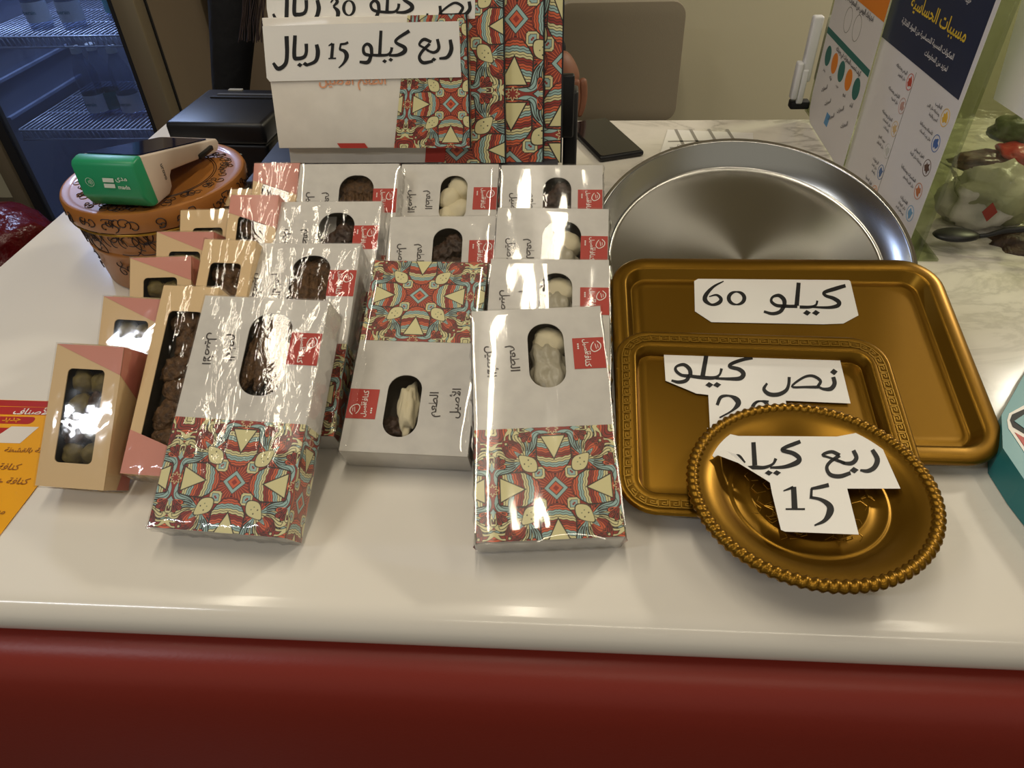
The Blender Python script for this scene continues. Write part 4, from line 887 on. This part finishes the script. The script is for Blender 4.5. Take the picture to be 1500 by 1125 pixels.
# ------------------------------------------------------------------ plastic bag of purchases on the right
YB = .93
M_bag = film('bag_film', (222, 226, 204), .14, 14, .8, .010, (1, 1, 1), .05, 1.3)
bm = bmesh.new(); bmesh.ops.create_uvsphere(bm, u_segments=64, v_segments=40, radius=1)
for v in bm.verts:
    q = v.co.copy(); f = lambda a, p: math.copysign(abs(a)**p, a)
    p = Vector((f(q.x, .6)*.135, f(q.y, .6)*.13, f(q.z, .7)*.17)); a = 1+.16*noise.noise(q*2.3)+.07*noise.noise(q*6)
    p *= a; v.co = Vector((p.x+.660, p.y+1.02, max(p.z+.172, .002)))
me = bpy.data.meshes.new('bag_skin'); bm.to_mesh(me); bm.free(); me.materials.append(M_bag); smooth_angle(me, 80)
for v in me.vertices: v.co -= Vector((.66, 1.02, 0))
t = thing('plastic_bag', 'clear plastic carrier bag at the right end of the counter', 'bag', loc=(.66, 1.02, 0)); link('bag_skin', me, t)
k = MB(); k.tube([(.0+.05*math.cos(a), -.02, .31+.07*math.sin(a)) for a in [math.pi*i/14 for i in range(15)]], .004, 8); link('bag_handle', k.mesh('bag_handle', M_bag, True), t)
# pouch
def pouch(name, label, cat, loc, rx, ry, rz_, m, seed, rot=(0, 0, 0), amp=.3):
    o = thing(name, label, cat, Matrix.Translation(loc) @ Matrix.Rotation(rot[2], 4, 'Z') @ Matrix.Rotation(rot[0], 4, 'X'))
    return o, link('skin', lump('skin', rx, ry, rz_, m, seed, amp, 4, 1.8), o)
M_pouch = mat('pouch_white', (196, 192, 180), .35, bump=(40, .7, .006))
p0 = uny(1450, 292, .96)
o, sk = pouch('paper_pouch', 'crumpled white pouch with a red diamond label, inside the bag', 'pouch', p0, .062, .04, .05, M_pouch, 8, amp=.35)
k = MB(); k.prism([(-.010, 0), (0, -.013), (.010, 0), (0, .013)], 0, .001); link('label_patch', k.mesh('label_patch', mat('label_red', (150, 56, 44), .5)), o, Matrix.Translation((-.022, -.046, .004)) @ Matrix.Rotation(R(80), 4, 'X'))
o, sk = pouch('nut_pack', 'dark pack of chopped nuts with an orange base, inside the bag', 'pack', uny(1490, 368, .90), .055, .035, .022, M_dkbrown, 12, amp=.35)
me = lump('pack_base', .058, .038, .008, mat('pack_orange', (176, 108, 60), .4), 3, .05); link('pack_base', me, o, T(0, 0, -.020))
o, sk = pouch('sweet_packet', 'dark red wrapped packet lying on top of the white pouch', 'packet', uny(1445, 238, 1.0), .050, .03, .012, mat('packet_maroon', (84, 46, 40), .3, bump=(60, .6, .004)), 15)
o, sk = pouch('sweet_packet', 'bright red wrapped packet beside the maroon one, inside the bag', 'packet', uny(1492, 226, 1.0), .026, .03, .012, mat('packet_red', (196, 52, 44), .3, bump=(60, .6, .004)), 17)
o, sk = pouch('leafy_packet', 'green packet at the back of the bag', 'packet', uny(1488, 190, 1.05), .035, .03, .018, mat('packet_green', (74, 84, 38), .4, bump=(60, .6, .004)), 19)
# spoon
t = thing('serving_spoon', 'black plastic spoon lying across the bag contents', 'spoon', loc=uny(1430, 345, .88))
q0 = uny(1430, 345, .88)
pts = [uny(*q, .88)-q0 for q in ((1366, 345), (1385, 343), (1405, 344), (1425, 347), (1445, 345), (1470, 338), (1520, 334), (1580, 332))]
k = MB(); k.tube(pts[3:], [.0035, .003, .004, .0045, .004], 10); link('handle', k.mesh('handle', M_blackp, True), t)
bl = lump('bowl', .030, .017, .0065, M_blackp, 1, .03); link('bowl', bl, t, Matrix.Translation(pts[2]+Vector((-.004, 0, 0))))
# hanging paper at the right edge
a = [unx(*q, .505) for q in ((1505, -30), (1455, 145), (1560, 215), (1600, 40))]
t = thing('notice_sheet', 'white sheet hanging beside the clear stand, cut by the right picture edge', 'paper', Matrix.Translation(a[1]))
k = MB(); k.add([p-a[1] for p in a]+[p-a[1]+Vector((.0008, 0, 0)) for p in a], [(0, 1, 2, 3), (7, 6, 5, 4), (0, 4, 5, 1), (1, 5, 6, 2), (2, 6, 7, 3), (3, 7, 4, 0)]); link('sheet', k.mesh('sheet', M_paper), t)

# teal carton at the right edge
M_tealb = mat('teal_card', (44, 128, 134), .4); 
o_t = unz(1500, 640, .034); o_t.z = 0
t = thing('teal_carton', 'teal carton with a white-edged emblem, cut by the right edge', 'carton', loc=o_t)
def tp(P): return [((unz(a, b, .034)-o_t).x, (unz(a, b, .034)-o_t).y) for a, b in P]
k = MB(); k.prism(tp([(1467, 608), (1469, 656), (1500, 702), (1580, 800), (1680, 620), (1530, 495)]), .001, .034); link('carton_body', k.mesh('carton_body', M_tealb), t)
def dec(P, z, m, nm): k = MB(); k.prism(tp(P), z, z+.0003); return link(nm, k.mesh(nm, m), t)
dec([(1475, 616), (1478, 606), (1500, 594), (1540, 585), (1540, 720), (1505, 670), (1484, 638), (1477, 628)], .0341, M_white, 'emblem_border')
dec([(1479, 616), (1482, 608), (1500, 600), (1540, 591), (1540, 655), (1500, 636), (1483, 626)], .0345, M_blk, 'emblem_outline')
dec([(1485, 618), (1500, 608), (1540, 600), (1540, 645), (1500, 629)], .0349, M_tealb, 'emblem_centre'); dec([(1486, 634), (1500, 642), (1540, 662), (1540, 700), (1505, 662)], .0345, M_red, 'emblem_stripe')

# ------------------------------------------------------------------ drinks fridge
YF = 2.0
M_fr = mat('fridge_frame', (150, 138, 116), .35, metal=.5); M_frin = mat('fridge_liner', (128, 138, 160), .5); M_wire = mat('shelf_wire', (196, 206, 226), .35, metal=.3)
FX0, FX1, FZ0, FZ1 = -1.725, -1.115, -.62, 1.05
t = thing('drinks_fridge', 'glass-door drinks fridge with wire shelves behind the counter', 'fridge', loc=((FX0+FX1)/2, 2.3, -.95))
o3 = Vector(((FX0+FX1)/2, 2.3, -.95))
def fb(name, a, b, m, w=0, par=None):
    p0 = Vector(a)-o3; p1 = Vector(b)-o3; return link(name, boxmesh(name, p0, p1, m, w), par or t)
k = MB()
for a, b in (((FX0, YF+.04, -.93), (FX0+.03, YF+.60, FZ1)), ((FX1-.03, YF+.04, -.93), (FX1, YF+.60, FZ1)), ((FX0+.03, YF+.56, -.93), (FX1-.03, YF+.60, FZ1)), ((FX0+.03, YF+.04, FZ1-.03), (FX1-.03, YF+.56, FZ1)), ((FX0+.03, YF+.04, -.93), (FX1-.03, YF+.56, FZ0+.04))):
    k.box(Vector(a)-o3, Vector(b)-o3)
link('cabinet', k.mesh('cabinet', M_frin), t)
fb('outer_side', (FX1+.0005, YF+.04, -.93), (FX1+.004, YF+.60, FZ1), mat('fridge_side', (120, 106, 88), .6))
fb('side_gasket', (FX1-.006, YF+.034, FZ0), (FX1+.003, YF+.042, FZ1), M_blackm)
dr = fb('door', (FX0, YF-.02, FZ0-.02), (FX0+.048, YF+.035, FZ1), M_fr, .006)
fb('door_rail', (FX1-.062, YF-.02, FZ0-.02), (FX1, YF+.035, FZ1), M_fr, .006, None)
fb('door_rail', (FX0+.048, YF-.02, FZ0-.02), (FX1-.062, YF+.035, FZ0+.005), M_fr, .004); fb('door_rail', (FX0+.048, YF-.02, FZ1-.06), (FX1-.062, YF+.035, FZ1), M_fr, .004)
for a, b in (((FX0+.048, YF-.008, FZ0+.005), (FX0+.078, YF+.02, FZ1-.06)), ((FX1-.078, YF-.008, FZ0+.005), (FX1-.062, YF+.02, FZ1-.06)), ((FX0+.078, YF-.008, FZ0+.005), (FX1-.078, YF+.02, FZ0+.05))): fb('door_gasket', a, b, M_blackm)
fb('glass_pane', (FX0+.078, YF, FZ0+.05), (FX1-.078, YF+.006, FZ1-.06), film('fridge_glass', (198, 208, 226), .03, 3, .01, .001, haze=.05))
fb('kick_plate', (FX0, YF+.0, -.93), (FX1, YF+.035, FZ0-.025), M_blackm)
M_liner_rib = mat('liner_rib', (150, 162, 190), .5)
k = MB()
for i in range(12):
    z = .85-.10*i
    if z > FZ0+.1: k.box((FX0+.03-o3.x, YF+.08-o3.y, z-o3.z), (FX0+.042-o3.x, YF+.5-o3.y, z+.008-o3.z))
link('side_ribs', k.mesh('side_ribs', M_liner_rib), t)
SHZ = [.28, -.01, -.275, -.52]
for z in SHZ[:3]:
    sx0, sx1, sy0, sy1 = FX0+.06, FX1-.045, YF+.07, YF+.52
    k = MB(); nn = 34
    for i in range(nn): x = sx0+(sx1-sx0)*i/(nn-1); k.tube([Vector((x, sy0, z+.0))-o3, Vector((x, sy1, z+.0))-o3], .0022, 5); k.tube([Vector((x, sy0, z))-o3, Vector((x+.008, sy0-.002, z-.03))-o3], .0022, 5)
    for y in (sy0, sy0+.15, sy0+.30, sy1): k.tube([Vector((sx0, y, z-.003))-o3, Vector((sx1, y, z-.003))-o3], .0032, 6)
    k.tube([Vector((sx0, sy0-.002, z-.03))-o3, Vector((sx1, sy0-.002, z-.03))-o3], .0032, 6)
    link('wire_shelf', k.mesh('wire_shelf', M_wire, True), t)
# bottles
M_bot = film('bottle_plastic', (206, 218, 236), .06, 40, .5, .002, (1, 1, 3), .10, 1.6); M_lab = mat('bottle_label', (206, 214, 220), .5); M_labt = mat('bottle_label_teal', (40, 120, 130), .5)
V, Fc = lathe([(.020, 0), (.030, .002), (.032, .01), (.032, .07), (.031, .075), (.032, .08), (.032, .125), (.030, .14), (.018, .17), (.0135, .18), (.0135, .195)], 24); BOT = mesh('bottle_body', V, Fc[:-1], M_bot, True)
V, Fc = lathe([(.0325, .02), (.0325, .072)], 24); LAB = mesh('bottle_label', V, Fc[:-1], M_lab, True); LABT = mesh('bottle_label', V, Fc[:-1], M_labt, True)
V, Fc = lathe([(.015, .188), (.015, .205), (.013, .207)], 20); CAPM = mesh('bottle_cap', V, Fc, M_lab)
LTXT = text_mesh('berain', M_labt, width=.036, arabic=False)
blist = [(uny(140, 146, 2.17).x, 2.17, -.275, 0), (uny(163, 146, 2.20).x, 2.20, -.275, 1), (uny(190, 146, 2.17).x, 2.17, -.275, 0), (-1.50, 2.14, -.01, 0), (-1.40, 2.14, -.01, 0), (-1.32, 2.24, -.01, 1), (-1.22, 2.14, -.01, 1)]
lbl = ['left of three water bottles on the lower fridge shelf', 'middle bottle with teal label on the lower fridge shelf', 'right of three water bottles on the lower fridge shelf', 'leftmost water bottle at the top of the picture, upper fridge shelf', 'second water bottle from the left, upper fridge shelf', 'third bottle, set back, on the upper fridge shelf', 'bottle with teal label near the fridge door edge, upper shelf']
for (x, y, z, kx), lb in zip(blist, lbl):
    o = thing('water_bottle', lb, 'bottle', loc=(x, y, z+.003), rz=.3*kx, group='water bottles in the fridge')
    link('bottle_body', BOT, o); la = link('bottle_label', LABT if kx else LAB, o); link('bottle_cap', CAPM, o)
    if not kx: link('lettering', LTXT, la, Matrix.Translation((0, -.0335, .047)) @ Matrix.Rotation(math.pi/2, 4, 'X'))
# red shiny bag left of the counter
o = thing('rubbish_bag', 'shiny dark red plastic bag on the floor left of the counter', 'bag', loc=(-1.56, 1.62, -.95))
bm = bmesh.new(); bmesh.ops.create_icosphere(bm, subdivisions=5, radius=1)
for v in bm.verts:
    q = v.co.copy(); a = 1+.2*noise.noise(q*1.7)+.05*math.sin(q.z*26+4*noise.noise(q*3))+.05*noise.noise(q*8); v.co = Vector((q.x*.26*a, q.y*.20*a, (q.z*.5+.5)*.66*(.9+.1*a)))
me = bpy.data.meshes.new('bag_skin'); bm.to_mesh(me); bm.free(); me.materials.append(mat('red_plastic', (84, 14, 16), .25, bump=(14, .9, .02))); smooth_angle(me, 80); link('bag_skin', me, o)

# ------------------------------------------------------------------ chair
t = thing('office_chair', 'grey upholstered chair against the back wall', 'chair', loc=(.22, 2.45, -.95))
M_fab = mat('grey_fabric', (140, 130, 112), .9, bump=(500, .4, .001), sheen=.2)
k = MB(); k.prism([(x, z) for x, z in rr(-.24, .50, .185, .882, .045, 6)], -.035, .035); me = k.mesh('backrest', M_fab); bevel(me, .014, 3, 60)
link('backrest', me, t, Matrix.Translation((0, .12, 0)) @ Matrix.Rotation(math.pi/2-.09, 4, 'X'))
link('seat', boxmesh('seat', (-.24, -.38, .42), (.20, .08, .50), M_fab, .03, 3), t)
for sx in (-.2, .16):
    for sy in (-.34, .06): k = MB(); k.tube([(sx, sy, .42), (sx*1.05, sy*1.05, .002)], [.014, .010], 10); link('leg', k.mesh('leg', M_blackp, True), t)

# ------------------------------------------------------------------ shop assistant behind the cartons
M_abaya = mat('black_cloth', (15, 15, 18), .85, bump=(30, .4, .01)); M_skin = mat('skin', (122, 78, 56), .55, bump=(200, .1, .0005)); M_hair = mat('dark_hair', (40, 24, 18), .5)
PX, PY = -.45, 1.64
def skin_mesh(name, verts, edges, radii, m, root=0, sub=2, origin=Vector((0, 0, 0))):
    me = bpy.data.meshes.new(name); me.from_pydata([tuple(Vector(v)-origin) for v in verts], edges, [])
    o = bpy.data.objects.new(name, me); COL.objects.link(o)
    md = o.modifiers.new('s', 'SKIN'); md.use_smooth_shade = True
    for i, r_ in enumerate(radii):
        sv = me.skin_vertices[0].data[i]; sv.radius = r_ if isinstance(r_, tuple) else (r_, r_); sv.use_root = (i == root)
    md2 = o.modifiers.new('d', 'SUBSURF'); md2.levels = sub; md2.render_levels = sub
    bpy.context.view_layer.update()
    m2 = bpy.data.meshes.new_from_object(o.evaluated_get(bpy.context.evaluated_depsgraph_get())); bpy.data.objects.remove(o)
    m2.name = name; m2.materials.clear(); m2.materials.append(m); m2.polygons.foreach_set('use_smooth', [True]*len(m2.polygons)); return m2
PO = Vector((PX, PY, -.95))
t = thing('person', 'person in black standing behind the cartons, one hand showing at their right', 'person', loc=PO)
hl = uny(832, 92, 1.40)           # wrist of the visible hand
V = [(PX, PY, .02), (PX, PY, .20), (PX, PY, .38), (PX, PY-.0, .49), (PX, PY-.01, .58),               # pelvis..neck
     (PX-.18, PY, .44), (PX-.232, PY-.04, .18), (PX-.300, PY-.04, -.03), (PX-.315, PY-.04, -.16),  # right arm
     (PX+.19, PY, .44), (PX+.28, PY+.0, .22), (hl.x-.06, 1.46, .13), (hl.x-.012, 1.41, hl.z+.012),  # left arm
     (PX-.10, PY, -.06), (PX-.10, PY, -.46), (PX-.11, PY, -.90), (PX+.10, PY, -.06), (PX+.10, PY, -.46), (PX+.11, PY, -.90)]
E_ = [(0, 1), (1, 2), (2, 3), (3, 4), (2, 5), (5, 6), (6, 7), (7, 8), (2, 9), (9, 10), (10, 11), (11, 12), (0, 13), (13, 14), (14, 15), (0, 16), (16, 17), (17, 18)]
rd = [(.14, .12), (.12, .10), (.13, .11), (.06, .06), (.05, .05), (.072, .07), (.056, .055), (.042, .042), (.032, .032), (.07, .07), (.055, .055), (.04, .04), (.024, .020), (.10, .10), (.09, .09), (.07, .07), (.10, .10), (.09, .09), (.07, .07)]
link('body', skin_mesh('body', V, E_, rd, M_abaya, 0, 2, PO), t)
# head with face, scarf and hair
hc = Vector((PX, PY-.02, .70))-PO
bm = bmesh.new(); bmesh.ops.create_uvsphere(bm, u_segments=32, v_segments=24, radius=1)
for v in bm.verts:
    q = v.co.copy(); f = 1.0; x, y, z = q.x*.072, q.y*.088, q.z*.112
    if z < 0: x *= 1+z*2.2; y *= 1+z*.9
    y -= .018*math.exp(-((q.x/.16)**2+((q.z+.12)/.2)**2))*(q.y < 0)       # nose
    y += .010*(math.exp(-(((abs(q.x)-.36)/.16)**2+((q.z-.05)/.12)**2)))*(q.y < 0)   # eye sockets
    y -= .006*math.exp(-((q.x/.3)**2+((q.z+.48)/.08)**2))*(q.y < 0)       # lips
    v.co = Vector((x, y, z))
me = bpy.data.meshes.new('head'); bm.to_mesh(me); bm.free(); me.materials.append(M_skin); smooth_angle(me, 180); hd_ = link('head', me, t, Matrix.Translation(hc))
for sx in (-1, 1):
    me = lump('eye', .011, .008, .008, M_white, 1, 0, 2); link('eye', me, hd_, Matrix.Translation((sx*.027, -.074, .006)))
    me = lump('ear', .008, .016, .026, M_skin, 1, .1, 2); link('ear', me, hd_, Matrix.Translation((sx*.072, .0, 0)))
link('mouth', lump('mouth', .020, .006, .006, mat('lips', (140, 66, 58), .5), 1, .05, 2), hd_, Matrix.Translation((0, -.083, -.052)))
bm = bmesh.new(); bmesh.ops.create_uvsphere(bm, u_segments=32, v_segments=20, radius=1)
bmesh.ops.delete(bm, geom=[v for v in bm.verts if v.co.y < -.55 and v.co.z < .55], context='VERTS')
for v in bm.verts: v.co = Vector((v.co.x*.088, v.co.y*.10+.012, v.co.z*.13+.004))
me = bpy.data.meshes.new('scarf'); bm.to_mesh(me); bm.free(); me.materials.append(M_abaya); smooth_angle(me, 180); link('scarf', me, hd_)
k = MB(); rh = random.Random(5)
for i in range(26):     # loose hair falling in front of the right sleeve
    tx = rh.uniform(355, 387); p_ = [uny(tx+rh.uniform(-3, 3)-8*(q-2)*.3, 30*q-60+rh.uniform(-3, 3), 1.50-.01*q) for q in range(5)]
    p_ = [Vector((PX-.06+.002*i, PY-.10, .60))]+[Vector((PX-.10, PY-.13, .40))]+p_
    k.tube([p-PO for p in p_], .0009, 4, caps=False)
tag(link('hair', k.mesh('hair', M_hair, True), t), kind='stuff')
# visible left hand: palm and five separate fingers, slightly curled over the holder
palm = hl; dn = Vector((0, -.005, -1)).normalized()
V = [palm+Vector((-.022, .01, .012)), palm+Vector((-.008, 0, .004)), palm+Vector((.006, -.002, -.022)), palm+Vector((.008, -.004, -.042))]
E_ = [(0, 1), (1, 2), (2, 3)]; rd = [(.022, .016), (.024, .016), (.030, .014), (.028, .012)]
link('palm', skin_mesh('palm', V, E_, rd, M_skin, 0, 2, PO), t)
for i, L_ in enumerate((.058, .066, .062, .048)):
    b0 = palm+Vector((.028-.013*i, -.006-.006*i, -.036)); cr = .010+.004*i
    V = [b0+Vector((0, 0, .012)), b0+Vector((.003, -cr*.3, -L_*.38)), b0+Vector((.000, -cr*.9, -L_*.7)), b0+Vector((-.006, -cr*1.4, -L_))]
    link('finger', skin_mesh('finger', V, [(0, 1), (1, 2), (2, 3)], [.0088, .0084, .0076, .0062], M_skin, 0, 2, PO), t)
V = [palm+Vector((-.016, -.012, -.006)), palm+Vector((-.024, -.028, -.026)), palm+Vector((-.022, -.036, -.048)), palm+Vector((-.016, -.038, -.064))]
link('thumb', skin_mesh('thumb', V, [(0, 1), (1, 2), (2, 3)], [.0115, .0098, .009, .0072], M_skin, 0, 2, PO), t)
bpy.context.view_layer.update()
